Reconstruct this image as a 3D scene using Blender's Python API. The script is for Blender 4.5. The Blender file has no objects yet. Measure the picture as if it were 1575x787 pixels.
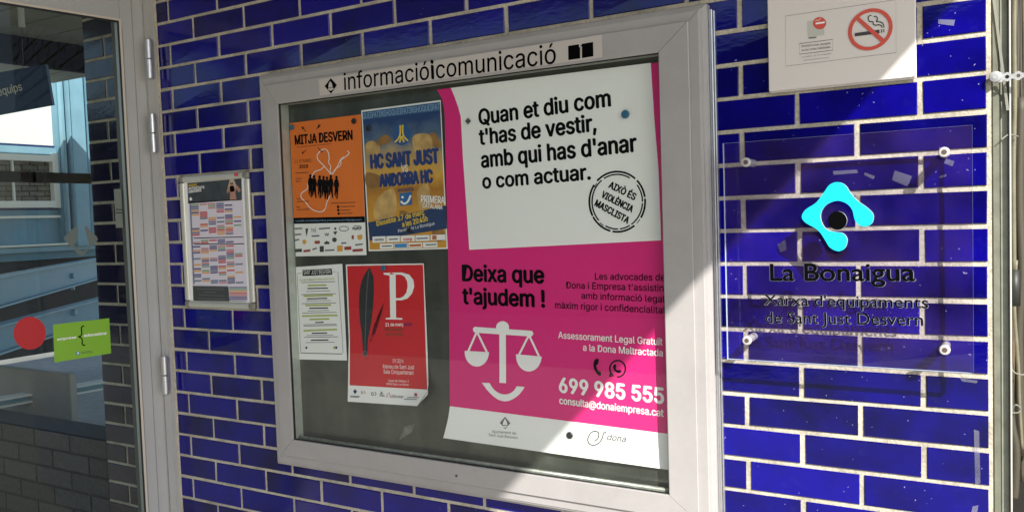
import bpy, bmesh, math, random
from mathutils import Vector, Matrix
random.seed(7)
S = bpy.context.scene
COL = S.collection
# ---------------------------------------------------------------- camera
F, YAW, PIT, ROLL = 1258.946, -.525698055, -.048339, -.033402339
CAM = Vector((2.49248633, -1.9398485, 1.49831528))
FW = Vector((math.sin(YAW)*math.cos(PIT), math.cos(YAW)*math.cos(PIT), math.sin(PIT)))
_r = Vector((math.cos(YAW), -math.sin(YAW), 0)); _u = _r.cross(FW)
RT = _r*math.cos(ROLL)+_u*math.sin(ROLL); UP = -_r*math.sin(ROLL)+_u*math.cos(ROLL)
cd = bpy.data.cameras.new('camera'); cam = bpy.data.objects.new('camera', cd); COL.objects.link(cam)
cd.sensor_width = 36; cd.lens = F/1575*36; cd.clip_start = .05; cd.clip_end = 500
cam.matrix_world = Matrix(((RT.x, UP.x, -FW.x, CAM.x), (RT.y, UP.y, -FW.y, CAM.y), (RT.z, UP.z, -FW.z, CAM.z), (0, 0, 0, 1)))
S.camera = cam
# ---------------------------------------------------------------- light
w = bpy.data.worlds.new('World'); S.world = w; w.use_nodes = True
nt = w.node_tree; bg = nt.nodes['Background']; sk = nt.nodes.new('ShaderNodeTexSky')
sk.sky_type = 'NISHITA'; sk.sun_disc = False; sk.sun_elevation = math.radians(37); sk.sun_rotation = math.radians(135)
nt.links.new(sk.outputs[0], bg.inputs[0]); bg.inputs[1].default_value = .15
sl = bpy.data.lights.new('sun', 'SUN'); sl.energy = 5; sl.angle = math.radians(.5); sl.color = (1, .965, .92)
sun = bpy.data.objects.new('sun', sl); COL.objects.link(sun); sun.location = (8, -8, 9)
SUND = Vector((-1, 1, -1.07)).normalized()
sun.rotation_euler = SUND.to_track_quat('-Z', 'Y').to_euler()
S.view_settings.view_transform = 'Standard'; S.view_settings.look = 'None'; S.view_settings.gamma = 1
S.view_settings.exposure = .8
S.cycles.max_bounces = 10; S.cycles.transparent_max_bounces = 16
# ---------------------------------------------------------------- materials
def lin(c):
    return tuple((v/255/12.92 if v/255 <= .04045 else ((v/255+.055)/1.055)**2.4) for v in c)
MATS = {}
def M(name, col, rough=.5, metal=0, spec=.5, noise=0, nscale=40, bump=0, bscale=60, coat=0, grime=0, gscale=4, rnd=0, det=3):
    """plain procedural material: base colour with noise variation, wear and bump"""
    if name in MATS: return MATS[name]
    m = bpy.data.materials.new(name); m.use_nodes = True; MATS[name] = m
    t = m.node_tree; b = t.nodes['Principled BSDF']; L = t.links.new
    b.inputs['Base Color'].default_value = (*col, 1); b.inputs['Roughness'].default_value = rough
    b.inputs['Metallic'].default_value = metal; b.inputs['Specular IOR Level'].default_value = spec
    b.inputs['Coat Weight'].default_value = coat; b.inputs['Coat Roughness'].default_value = .05
    if noise or bump or grime or rnd:
        geo = t.nodes.new('ShaderNodeNewGeometry'); vec = geo.outputs['Position']
        out = None
        if noise:
            n = t.nodes.new('ShaderNodeTexNoise'); n.inputs['Scale'].default_value = nscale; n.inputs['Detail'].default_value = det; L(vec, n.inputs['Vector'])
            r = t.nodes.new('ShaderNodeMapRange'); r.inputs['From Min'].default_value = .3; r.inputs['From Max'].default_value = .7
            r.inputs['To Min'].default_value = 1-noise; r.inputs['To Max'].default_value = 1+noise*.6; L(n.outputs['Fac'], r.inputs['Value']); out = r.outputs[0]
        if grime:
            n = t.nodes.new('ShaderNodeTexNoise'); n.inputs['Scale'].default_value = gscale; n.inputs['Detail'].default_value = 6; n.inputs['Roughness'].default_value = .65; L(vec, n.inputs['Vector'])
            r = t.nodes.new('ShaderNodeMapRange'); r.inputs['From Min'].default_value = .42; r.inputs['From Max'].default_value = .72
            r.inputs['To Min'].default_value = 1; r.inputs['To Max'].default_value = 1-grime; L(n.outputs['Fac'], r.inputs['Value'])
            if out is not None:
                q = t.nodes.new('ShaderNodeMath'); q.operation = 'MULTIPLY'; L(out, q.inputs[0]); L(r.outputs[0], q.inputs[1]); out = q.outputs[0]
            else: out = r.outputs[0]
        if rnd:
            oi = t.nodes.new('ShaderNodeObjectInfo'); r = t.nodes.new('ShaderNodeMapRange'); r.inputs['To Min'].default_value = 1-rnd; r.inputs['To Max'].default_value = 1+rnd
            L(oi.outputs['Random'], r.inputs['Value'])
            if out is not None:
                q = t.nodes.new('ShaderNodeMath'); q.operation = 'MULTIPLY'; L(out, q.inputs[0]); L(r.outputs[0], q.inputs[1]); out = q.outputs[0]
            else: out = r.outputs[0]
        if out is not None:
            mx = t.nodes.new('ShaderNodeVectorMath'); mx.operation = 'SCALE'; mx.inputs[0].default_value = col; L(out, mx.inputs['Scale']); L(mx.outputs[0], b.inputs['Base Color'])
        if bump:
            n = t.nodes.new('ShaderNodeTexNoise'); n.inputs['Scale'].default_value = bscale; n.inputs['Detail'].default_value = 4; L(vec, n.inputs['Vector'])
            bp = t.nodes.new('ShaderNodeBump'); bp.inputs['Strength'].default_value = bump; bp.inputs['Distance'].default_value = .002; L(n.outputs['Fac'], bp.inputs['Height']); L(bp.outputs[0], b.inputs['Normal'])
    return m
def thin_glass(name, tint, refl_rough=.0, haze=0, hazecol=(.8, .8, .8), boost=1.0):
    """flat pane: light goes straight through, a fresnel mirror on top, optional patchy diffuse film"""
    m = bpy.data.materials.new(name); m.use_nodes = True; t = m.node_tree; t.nodes.clear(); L = t.links.new
    o = t.nodes.new('ShaderNodeOutputMaterial'); tr = t.nodes.new('ShaderNodeBsdfTransparent'); tr.inputs[0].default_value = (*tint, 1)
    gl = t.nodes.new('ShaderNodeBsdfGlossy'); gl.inputs['Roughness'].default_value = refl_rough
    ge = t.nodes.new('ShaderNodeNewGeometry'); dt = t.nodes.new('ShaderNodeVectorMath'); dt.operation = 'DOT_PRODUCT'; L(ge.outputs['Incoming'], dt.inputs[0]); L(ge.outputs['Normal'], dt.inputs[1])
    def mth(op, a, b_=None):
        q = t.nodes.new('ShaderNodeMath'); q.operation = op
        for i, x in enumerate((a, b_)):
            if x is None: continue
            if isinstance(x, (int, float)): q.inputs[i].default_value = x
            else: L(x, q.inputs[i])
        return q.outputs[0]
    c5 = mth('POWER', mth('SUBTRACT', 1.0, mth('ABSOLUTE', dt.outputs['Value'])), 5.0)     # Schlick, same from both sides
    mu = t.nodes.new('ShaderNodeMath'); mu.operation = 'MULTIPLY'; mu.inputs[1].default_value = boost; mu.use_clamp = True; L(mth('ADD', mth('MULTIPLY', c5, .95), .045), mu.inputs[0])
    mx = t.nodes.new('ShaderNodeMixShader'); L(mu.outputs[0], mx.inputs[0]); L(tr.outputs[0], mx.inputs[1]); L(gl.outputs[0], mx.inputs[2]); last = mx.outputs[0]
    if haze:
        df = t.nodes.new('ShaderNodeBsdfDiffuse'); df.inputs[0].default_value = (*hazecol, 1)
        n = t.nodes.new('ShaderNodeTexNoise'); n.inputs['Scale'].default_value = 9; n.inputs['Detail'].default_value = 6
        g = t.nodes.new('ShaderNodeNewGeometry'); L(g.outputs['Position'], n.inputs['Vector'])
        r = t.nodes.new('ShaderNodeMapRange'); r.inputs['From Min'].default_value = .3; r.inputs['From Max'].default_value = .75; r.inputs['To Min'].default_value = haze*.3; r.inputs['To Max'].default_value = haze*1.6; L(n.outputs['Fac'], r.inputs['Value'])
        m2 = t.nodes.new('ShaderNodeMixShader'); L(r.outputs[0], m2.inputs[0]); L(last, m2.inputs[1]); L(df.outputs[0], m2.inputs[2]); last = m2.outputs[0]
    L(last, o.inputs[0]); MATS[name] = m; return m
def tile_material():
    m = bpy.data.materials.new('cobalt_glaze'); m.use_nodes = True; MATS['glaze'] = m
    t = m.node_tree; b = t.nodes['Principled BSDF']; L = t.links.new
    g = t.nodes.new('ShaderNodeNewGeometry'); oi = t.nodes.new('ShaderNodeObjectInfo')
    # glaze colour: varies per brick and in clouds
    n = t.nodes.new('ShaderNodeTexNoise'); n.inputs['Scale'].default_value = 9; n.inputs['Detail'].default_value = 5; L(g.outputs['Position'], n.inputs['Vector'])
    a = t.nodes.new('ShaderNodeMath'); a.operation = 'MULTIPLY_ADD'; a.inputs[1].default_value = .5; L(oi.outputs['Random'], a.inputs[0]); L(n.outputs['Fac'], a.inputs[2])
    cr = t.nodes.new('ShaderNodeValToRGB'); cr.color_ramp.elements[0].position = .3; cr.color_ramp.elements[0].color = (.001, .001, .026, 1)
    cr.color_ramp.elements[1].position = 1.0; cr.color_ramp.elements[1].color = (.004, .002, .20, 1); L(a.outputs[0], cr.inputs[0])
    # pale chips and specks of paint
    v = t.nodes.new('ShaderNodeTexVoronoi'); v.inputs['Scale'].default_value = 95; v.feature = 'F1'
    nz = t.nodes.new('ShaderNodeTexNoise'); nz.inputs['Scale'].default_value = 60; L(g.outputs['Position'], nz.inputs['Vector'])
    ad = t.nodes.new('ShaderNodeVectorMath'); ad.operation = 'MULTIPLY_ADD'; ad.inputs[1].default_value = (.02, .02, .02); L(nz.outputs['Color'], ad.inputs[0]); L(g.outputs['Position'], ad.inputs[2]); L(ad.outputs[0], v.inputs['Vector'])
    lt = t.nodes.new('ShaderNodeMath'); lt.operation = 'LESS_THAN'; lt.inputs[1].default_value = .12; L(v.outputs['Distance'], lt.inputs[0])
    sp = t.nodes.new('ShaderNodeSeparateColor'); L(v.outputs['Color'], sp.inputs[0])
    gt = t.nodes.new('ShaderNodeMath'); gt.operation = 'GREATER_THAN'; gt.inputs[1].default_value = .90; L(sp.outputs[0], gt.inputs[0])
    # more of them towards the weathered right-hand end of the wall
    sx = t.nodes.new('ShaderNodeSeparateXYZ'); L(g.outputs['Position'], sx.inputs[0])
    mr = t.nodes.new('ShaderNodeMapRange'); mr.inputs['From Min'].default_value = .3; mr.inputs['From Max'].default_value = 2.1; mr.inputs['To Min'].default_value = .992; mr.inputs['To Max'].default_value = .87; L(sx.outputs['X'], mr.inputs['Value']); L(mr.outputs[0], gt.inputs[1])
    mu = t.nodes.new('ShaderNodeMath'); mu.operation = 'MULTIPLY'; L(lt.outputs[0], mu.inputs[0]); L(gt.outputs[0], mu.inputs[1])
    # limescale smears
    n3 = t.nodes.new('ShaderNodeTexNoise'); n3.inputs['Scale'].default_value = 26; n3.inputs['Detail'].default_value = 8; n3.inputs['Roughness'].default_value = .7; L(g.outputs['Position'], n3.inputs['Vector'])
    r3 = t.nodes.new('ShaderNodeMapRange'); r3.inputs['From Min'].default_value = .56; r3.inputs['From Max'].default_value = .8; r3.inputs['To Max'].default_value = .035; L(n3.outputs['Fac'], r3.inputs['Value'])
    mx0 = t.nodes.new('ShaderNodeMix'); mx0.data_type = 'RGBA'; L(r3.outputs[0], mx0.inputs[0]); L(cr.outputs[0], mx0.inputs[6]); mx0.inputs[7].default_value = (.2, .2, .38, 1)
    mx = t.nodes.new('ShaderNodeMix'); mx.data_type = 'RGBA'; L(mu.outputs[0], mx.inputs[0]); L(mx0.outputs[2], mx.inputs[6]); mx.inputs[7].default_value = (.22, .22, .34, 1)
    L(mx.outputs[2], b.inputs['Base Color'])
    b.inputs['Roughness'].default_value = .09; b.inputs['IOR'].default_value = 1.42
    # gentle waviness of the glaze plus ripples low down
    n2 = t.nodes.new('ShaderNodeTexNoise'); n2.inputs['Scale'].default_value = 30; n2.inputs['Detail'].default_value = 2
    sc = t.nodes.new('ShaderNodeVectorMath'); sc.operation = 'MULTIPLY'; sc.inputs[1].default_value = (1, 1, 2.2); L(g.outputs['Position'], sc.inputs[0]); L(sc.outputs[0], n2.inputs['Vector'])
    bp = t.nodes.new('ShaderNodeBump'); bp.inputs['Strength'].default_value = .15; bp.inputs['Distance'].default_value = .0012; L(n2.outputs['Fac'], bp.inputs['Height'])
    n4 = t.nodes.new('ShaderNodeTexNoise'); n4.inputs['Scale'].default_value = 120; n4.inputs['Detail'].default_value = 3; L(sc.outputs[0], n4.inputs['Vector'])
    rz = t.nodes.new('ShaderNodeMapRange'); rz.inputs['From Min'].default_value = 1.05; rz.inputs['From Max'].default_value = .8; rz.inputs['To Min'].default_value = .03; rz.inputs['To Max'].default_value = .28; L(sx.outputs['Z'], rz.inputs['Value'])
    b2 = t.nodes.new('ShaderNodeBump'); b2.inputs['Distance'].default_value = .0008; L(rz.outputs[0], b2.inputs['Strength']); L(n4.outputs['Fac'], b2.inputs['Height']); L(bp.outputs[0], b2.inputs['Normal'])
    L(b2.outputs[0], b.inputs['Normal']); return m
GLAZE = tile_material()
GROUT = M('grout', (.56, .51, .40), .95, noise=.22, nscale=120, bump=.9, bscale=190, grime=.45, gscale=11, spec=.15)
ALU = M('powder_coated_frame', (.375, .358, .342), .38, spec=.5, noise=.04, nscale=5, bump=.06, bscale=400, grime=.16, gscale=5)
SILVER = M('brushed_silver', (.62, .62, .63), .3, metal=.85, noise=.08, nscale=60)
DOORALU = M('door_aluminium', (.47, .465, .45), .36, metal=.1, noise=.04, nscale=4, grime=.08, gscale=3)
BLACK = M('black_gasket', (.012, .012, .012), .5)
INK = M('black_print', (.0018, .0018, .002), .6, spec=.03)
WHITE = M('white_paper', (.86, .85, .82), .6, noise=.02, nscale=3)
MAGENTA = M('magenta_print', (.70, .012, .185), .5, noise=.03, nscale=4)
ORANGE = M('orange_print', (.80, .18, .018), .5, noise=.05, nscale=5)
RED = M('red_print', (.60, .012, .018), .45, noise=.03, nscale=6)
NAVY = M('navy_print', (.012, .028, .11), .45)
YELL = M('yellow_print', (.80, .55, .04), .5)
PALEB = M('pale_blue_print', (.22, .36, .52), .5)
GREYP = M('grey_print', (.15, .15, .15), .6)
DKG = M('charcoal_print', (.05, .055, .055), .5)
OLIVE = M('olive_print', (.42, .46, .12), .6)
BACKB = M('galvanised_backboard', (.085, .092, .075), .30, metal=.45, noise=.18, nscale=14, bump=.15, bscale=20, grime=.3, gscale=5)
BOARDSIDE = M('case_inner_side', (.50, .53, .48), .4, metal=.3, noise=.1, nscale=30)
MAGBLK = M('magnet_black', (.012, .013, .014), .35)
MAGBLU = M('magnet_blue', (.03, .13, .23), .35)
GLASS = thin_glass('board_glass', (.93, .96, .94), haze=.004, hazecol=(.7, .72, .68))
DGLASS = thin_glass('door_glass', (.60, .66, .64), haze=.004, hazecol=(.5, .5, .45), boost=.4)
ACRYL = thin_glass('acrylic_face', (.90, .89, .95), haze=.032, hazecol=(.36, .18, .44), boost=.8)  # violet film paints in the reflection of reddish surroundings
def edge_acrylic():
    m = bpy.data.materials.new('acrylic_edge'); m.use_nodes = True; t = m.node_tree; t.nodes.clear(); L = t.links.new
    o = t.nodes.new('ShaderNodeOutputMaterial'); tr = t.nodes.new('ShaderNodeBsdfTransparent'); tr.inputs[0].default_value = (.25, .3, .34, 1)
    p = t.nodes.new('ShaderNodeBsdfPrincipled'); p.inputs['Base Color'].default_value = (.62, .75, .78, 1); p.inputs['Roughness'].default_value = .25
    mx = t.nodes.new('ShaderNodeMixShader'); mx.inputs[0].default_value = .97; L(tr.outputs[0], mx.inputs[1]); L(p.outputs[0], mx.inputs[2]); L(mx.outputs[0], o.inputs[0]); return m
ACEDGE = edge_acrylic()
CYAN = M('turquoise_print', (.005, .55, .68), .4)
LGREY = M('letter_edge', (.6, .62, .64), .4)
# ---------------------------------------------------------------- helpers
def tag(o, label=None, cat=None, group=None, kind=None):
    if label: o['label'] = label
    if cat: o['category'] = cat
    if group: o['group'] = group
    if kind: o['kind'] = kind
    return o
def empty(name, loc=(0, 0, 0), label=None, cat=None, group=None):
    o = bpy.data.objects.new(name, None); COL.objects.link(o); o.location = loc; o.empty_display_size = .1
    return tag(o, label, cat, group)
def link(name, me, mats, parent=None, smooth=False):
    o = bpy.data.objects.new(name, me); COL.objects.link(o)
    if not isinstance(mats, (list, tuple)): mats = [mats]
    if not me.materials:
        for m in mats: me.materials.append(m)
    if smooth:
        for p in me.polygons: p.use_smooth = True
    if parent is not None:
        o.parent = parent; o.matrix_parent_inverse = Matrix.Translation(-Vector(abs_loc(parent)))
    return o
def abs_loc(o):
    # every parent is only translated
    return Vector(o.location) if o.parent is None else Vector((0, 0, 0))+Vector(o.location)
def meshobj(name, verts, faces, mats, parent=None, smooth=False, idx=None):
    me = bpy.data.meshes.new(name); me.from_pydata([tuple(v) for v in verts], [], faces); me.update()
    o = link(name, me, mats, parent, smooth)
    if idx:
        for p, i in zip(me.polygons, idx): p.material_index = i
    return o
class B:
    def __init__(s): s.v = []; s.f = []; s.i = []
    def box(s, x0, x1, y0, y1, z0, z1, c=0, mi=0):
        if x0 > x1: x0, x1 = x1, x0
        if y0 > y1: y0, y1 = y1, y0
        if z0 > z1: z0, z1 = z1, z0
        bm = bmesh.new(); r = bmesh.ops.create_cube(bm, size=1)
        for v in bm.verts: v.co = Vector(((x0+x1)/2+v.co.x*(x1-x0), (y0+y1)/2+v.co.y*(y1-y0), (z0+z1)/2+v.co.z*(z1-z0)))
        if c: bmesh.ops.bevel(bm, geom=bm.edges[:], offset=c, segments=2 if c > .0015 else 1, affect='EDGES')
        s.add(bm, mi); return s
    def add(s, bm, mi=0):
        bm.verts.ensure_lookup_table(); n = len(s.v); bm.verts.index_update()
        s.v += [v.co.copy() for v in bm.verts]; s.f += [[n+v.index for v in f.verts] for f in bm.faces]; s.i += [mi]*len(bm.faces); bm.free()
    def quad(s, a, b, c, d, mi=0):
        n = len(s.v); s.v += [Vector(a), Vector(b), Vector(c), Vector(d)]; s.f.append([n, n+1, n+2, n+3]); s.i.append(mi); return s
    def bar(s, a, b, wv, hv, mi=0):
        """box between a and b with half-vectors wv, hv"""
        a, b, wv, hv = map(Vector, (a, b, wv, hv)); n = len(s.v)
        for p in (a, b):
            for i, j in ((-1, -1), (1, -1), (1, 1), (-1, 1)): s.v.append(p+wv*i+hv*j)
        for f in ((0, 1, 2, 3), (7, 6, 5, 4), (0, 4, 5, 1), (1, 5, 6, 2), (2, 6, 7, 3), (3, 7, 4, 0)): s.f.append([n+k for k in f]); s.i.append(mi)
        return s
    def tube(s, pts, r, n=8, mi=0):
        pts = [Vector(p) for p in pts]; rs = r if isinstance(r, (list, tuple)) else [r]*len(pts); base = len(s.v); px = None
        for k, p in enumerate(pts):
            d = (pts[min(k+1, len(pts)-1)]-pts[max(k-1, 0)]).normalized()
            if px is None: px = d.orthogonal().normalized()
            px = (px-d*px.dot(d)).normalized(); py = d.cross(px)
            for j in range(n):
                a = 2*math.pi*j/n; s.v.append(p+(px*math.cos(a)+py*math.sin(a))*rs[k])
        for k in range(len(pts)-1):
            for j in range(n):
                a = base+k*n+j; b = base+k*n+(j+1) % n; s.f.append([a, b, b+n, a+n]); s.i.append(mi)
        s.f.append([base+j for j in range(n)][::-1]); s.f.append([base+(len(pts)-1)*n+j for j in range(n)]); s.i += [mi, mi]; return s
    def build(s, name, mats, parent=None, smooth=False): return meshobj(name, s.v, s.f, mats, parent, smooth, s.i)
# ---- un-projection of measured photo points onto real planes
def ray(px, py): return FW+RT*((px-787.5)/F)-UP*((py-393.5)/F)
class Plane:
    """flat (or slightly bulging) sheet: p0, unit normal n towards the viewer's side"""
    def __init__(s, p0, n, bulge=None): s.p0 = Vector(p0); s.n = Vector(n).normalized(); s.b = bulge
    def un(s, px, py):
        d = ray(px, py); off = 0
        for _ in range(3 if s.b else 1):
            p = CAM+d*((s.p0+s.n*off-CAM).dot(s.n)/d.dot(s.n))
            if s.b: off = s.b(p)
        return p-s.n*off
    def place(s, p, layer=0): return p+s.n*((s.b(p) if s.b else 0)+layer*.00035)
    def at(s, px, py, layer=0): return s.place(s.un(px, py), layer)
def YP(y, bulge=None): return Plane((0, y, 0), (0, -1, 0), bulge)
def XP(x): return Plane((x, 0, 0), (1, 0, 0))
def at(px, py, y): return YP(y).un(px, py)
def atz(px, py, z):
    d = ray(px, py); return CAM+d*((z-CAM.z)/d.z)
def smooth_loop(pts, k=4, closed=True):
    out = []; n = len(pts)
    for i in range(n if closed else n-1):
        p0, p1, p2, p3 = (pts[(i-1) % n] if closed or i else pts[0]), pts[i], pts[(i+1) % n], (pts[(i+2) % n] if closed or i < n-2 else pts[-1])
        for j in range(k):
            t = j/k
            out.append(tuple(.5*((2*b)+(-a+c)*t+(2*a-5*b+4*c-d)*t*t+(-a+3*b-3*c+d)*t**3) for a, b, c, d in zip(p0, p1, p2, p3)))
    if not closed: out.append(tuple(pts[-1]))
    return out
INTER = None
try:
    import os
    _fp = os.path.join(bpy.utils.system_resource('DATAFILES', path='fonts'), 'Inter.woff2')   # the face that ships inside Blender itself
    if os.path.exists(_fp): INTER = bpy.data.fonts.load(_fp)
except Exception: INTER = None
JOINED = {'letter_p_bowl', 'smile_arc', 'prohibition_ring', 'crest_bell', 'scales_icon', 'paper_corner', 'paper_curl'}
SEPARATE = {'timetable_bar', 'running_figure', 'legend_bar', 'sponsor_box', 'sponsor_logo', 'sponsor_ring', 'rule_line', 'green_heading', 'player_figure', 'social_icon', 'arrow', 'stamp_ring', 'scales_chain', 'scales_pan', 'cigarette', 'smoke_wisp', 'logo', 'route_line', 'grid_line'}
class Art:
    """flat print on a sheet; every call makes one part of the thing"""
    def __init__(s, parent, plane, T=lambda x, y: (x, y)): s.p = parent; s.pl = plane; s.T = T
    def polys(s, name, lst, mat, layer=1):
        if name in SEPARATE and len(lst) > 1: return [s.polys(name, [q], mat, layer) for q in lst][0]
        v = []; f = []
        for pts in lst:
            n = len(v); v += [s.pl.at(*s.T(*p), layer) for p in pts]; f.append(list(range(n, n+len(pts))))
        o = meshobj(name, v, f, mat, s.p)
        if len(lst) > 1 and name not in JOINED: o['kind'] = 'stuff'
        return o
    def sheet(s, name, left, right, mat, layer=0, nx=12, ny=16, thick=0):
        left = [s.T(*p) for p in left]; right = [s.T(*p) for p in right]
        def along(pl, t):
            L = [math.dist(pl[i], pl[i+1]) for i in range(len(pl)-1)]; d = t*sum(L)
            for i, l in enumerate(L):
                if d <= l or i == len(L)-1: q = d/l; return [a+(b-a)*q for a, b in zip(pl[i], pl[i+1])]
                d -= l
        v = []; f = []
        for j in range(ny+1):
            a = along(left, j/ny); b = along(right, j/ny)
            for i in range(nx+1):
                q = i/nx; v.append(s.pl.at(a[0]+(b[0]-a[0])*q, a[1]+(b[1]-a[1])*q, layer))
        W = nx+1
        for j in range(ny):
            for i in range(nx): f.append([j*W+i, (j+1)*W+i, (j+1)*W+i+1, j*W+i+1])
        if thick:
            n = len(v); v += [p-s.pl.n*thick for p in v]; f += [[q+n for q in r][::-1] for r in f]
            rim = [i for i in range(W)]+[j*W+nx for j in range(1, ny+1)]+[ny*W+i for i in range(nx-1, -1, -1)]+[j*W for j in range(ny-1, 0, -1)]
            for k in range(len(rim)): a, b = rim[k], rim[(k+1) % len(rim)]; f.append([a, b, b+n, a+n])
        return meshobj(name, v, f, mat, s.p, smooth=True)
    def rect(s, name, tl, tr, br, bl, mat, layer=1): return s.polys(name, [[tl, bl, br, tr]], mat, layer)
    def circ(s, c, rx, ry=None, n=28, a0=0, rot=0):
        ry = ry or rx; return [(c[0]+rx*math.cos(a)*math.cos(rot)-ry*math.sin(a)*math.sin(rot), c[1]+rx*math.cos(a)*math.sin(rot)+ry*math.sin(a)*math.cos(rot)) for a in (a0+2*math.pi*k/n for k in range(n))]
    def strokes(s, name, paths, wd, mat, layer=1, closed=False):
        if name in SEPARATE and len(paths) > 1: return [s.strokes(name, [q], wd, mat, layer, closed) for q in paths][0]
        v = []; f = []
        for pts in paths:
            n = len(pts); base = len(v)
            for k in range(n):
                if closed: a, b = pts[k-1], pts[(k+1) % n]
                else: a, b = pts[max(k-1, 0)], pts[min(k+1, n-1)]
                dx, dy = b[0]-a[0], b[1]-a[1]; l = math.hypot(dx, dy) or 1; nx, ny = -dy/l*wd/2, dx/l*wd/2
                for q in (1, -1): v.append(s.pl.at(*s.T(pts[k][0]+nx*q, pts[k][1]+ny*q), layer))
            for k in range(n if closed else n-1):
                a = base+2*k; b = base+2*((k+1) % n); f.append([a, a+1, b+1, b])
        o = meshobj(name, v, f, mat, s.p)
        if len(paths) > 1: o['kind'] = 'stuff'
        return o
    def text(s, st, A, Bp, h, mat, bold=0, layer=2, name='lettering', res=3, slant=0, thick=0, deep=None, font='inter'):
        cu = bpy.data.curves.new('lettering', 'FONT'); cu.body = st; cu.resolution_u = res; inter = INTER if font == 'inter' else None; cu.offset = min(bold, 0)
        if inter: cu.font = inter; cu.resolution_u = max(res, 3)
        cu.fill_mode = 'FRONT' if thick == 0 else 'BOTH'
        cu.shear = slant
        if thick: cu.extrude = .02
        o = bpy.data.objects.new('lettering', cu); me = o.to_mesh(); vs = [v.co.copy() for v in me.vertices]; fs = [list(p.vertices) for p in me.polygons]; o.to_mesh_clear()
        bpy.data.objects.remove(o); bpy.data.curves.remove(cu)
        x0 = min(v.x for v in vs); x1 = max(v.x for v in vs)
        a = s.pl.un(*s.T(*A)); b = s.pl.un(*s.T(*Bp)); e = b-a; up = s.pl.n.cross(e).normalized()
        if up.z < 0: up = -up
        t = s.pl.un(*s.T(A[0], A[1]-h)); b2 = s.pl.un(*s.T(Bp[0], Bp[1]-h)); hh = (t-a).dot(up); k = abs(hh)/(.509 if inter else .70)
        out = []
        d = max(bold, 0)*k; eh = e.normalized(); el = e.length; x0 -= max(bold, 0); fo = []      # bold = a few nudged copies, each a hair in front of the last
        sh = [(0, 0)] if d == 0 else [(0, 0), (-d, 0), (d, 0), (-d*.7, d*.6), (d*.7, -d*.6), (0, d*.7), (0, -d*.7)]
        for i, (dx, dy) in enumerate(sh):
            n = len(out)
            for v in vs:
                p = a+eh*(d+(v.x-x0-max(bold, 0))/(x1-x0-max(bold, 0))*(el-2*d)+dx)+up*(v.y*k+dy)
                out.append(s.pl.place(p, layer+i*.12))
            fo += [[q+n for q in f_] for f_ in fs]
        return meshobj(name, out, fo, mat, s.p)
def Zm(ox, oy, sc): return lambda x, y: (ox+x/sc, oy+y/sc)
# ================================================================ SETTING
HC = .0776363547; LB = .25; ZT = 2.3
GROUND = M('concrete_paving', (.33, .30, .25), .8, noise=.15, nscale=12, grime=.25, gscale=1.2, bump=.3)
B().box(-60, 60, -60, 60, -.2, 0).build('ground', GROUND)['kind'] = 'structure'
# --- the tiled wall
wall = empty('tiled_wall', (-.07, 0, 0), 'cobalt blue glazed brick wall with pale rough mortar joints behind the noticeboard', 'wall')
B().box(-.074, 2.503, .0, .22, 0, 3.0, mi=0).build('mortar', GROUT, wall)
brick_cache = {}
def brick_mesh(x0, x1, var):
    key = (round(x1-x0, 3), var)
    if key in brick_cache: return brick_cache[key]
    rr = random.Random(hash(key)); W = x1-x0; H = HC-.0105; c = .0016; d = .0035
    j = [rr.uniform(-.0005, .0005) for _ in range(4)]; e = lambda: rr.uniform(-.0007, .0007)
    fr = [(c, c), (W-c, c), (W-c, H-c), (c, H-c)]; sd = [(x+e(), z+e()) for x, z in ((0, 0), (W, 0), (W, H), (0, H))]; fr = [(x+(c if i in (0, 3) else -c), z+(c if i < 2 else -c)) for i, (x, z) in enumerate(sd)]
    v = [(x, -d-j[i], z) for i, (x, z) in enumerate(fr)]+[(x, -d+c, z) for x, z in sd]+[(x, .004, z) for x, z in sd]
    f = [[0, 1, 2, 3]]+[[4+i, 4+(i+1) % 4, (i+1) % 4, i] for i in range(4)]+[[8+i, 8+(i+1) % 4, 4+(i+1) % 4, 4+i] for i in range(4)]
    me = bpy.data.meshes.new('brick'); me.from_pydata(v, [], f); me.update(); me.materials.append(GLAZE); brick_cache[key] = me; return me
def lay(parent, r0, r1, xa, xb, skip=None, stuff=None, first_edge=.0055):
    vs = []; fs = []
    for r in range(r0, r1):
        par = 1 if r % 2 else 0
        js = [k*.125 for k in range(-12, 40) if (k % 2) == par]
        edges = [xa]+[x for x in js if xa+.02 < x < xb-.02]+[xb]
        z0 = ZT-(r+1)*HC+.00525
        for a, b in zip(edges[:-1], edges[1:]):
            x0 = a+(.0055 if a != xa else 0); x1 = b-(.0055 if b != xb else 0)
            if skip and skip(x0, x1, z0, z0+HC): continue
            jx = random.uniform(-.0008, .0008); jz = random.uniform(-.0007, .0007)
            me = brick_mesh(x0, x1, random.randint(0, 4))
            if stuff:
                n = len(vs); vs += [Vector((v.co.x+x0+jx, v.co.y, v.co.z+z0+jz)) for v in me.vertices]; fs += [[n+i for i in p.vertices] for p in me.polygons]
            else:
                o = link('brick', me, GLAZE, parent); o.location = Vector((x0+jx, 0, z0+jz))
    if stuff: tag(meshobj(stuff, vs, fs, GLAZE, parent), kind='stuff')
hid = lambda x0, x1, z0, z1: x0 > .49 and x1 < 1.90 and z0 > .74 and z1 < 1.95
lay(wall, -1, 25, -.062, 2.495, hid)
lay(wall, 25, 30, -.062, 2.495, stuff='lower_brick_courses')
lay(wall, -8, -1, -.062, 2.495, stuff='upper_brick_courses')
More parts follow.
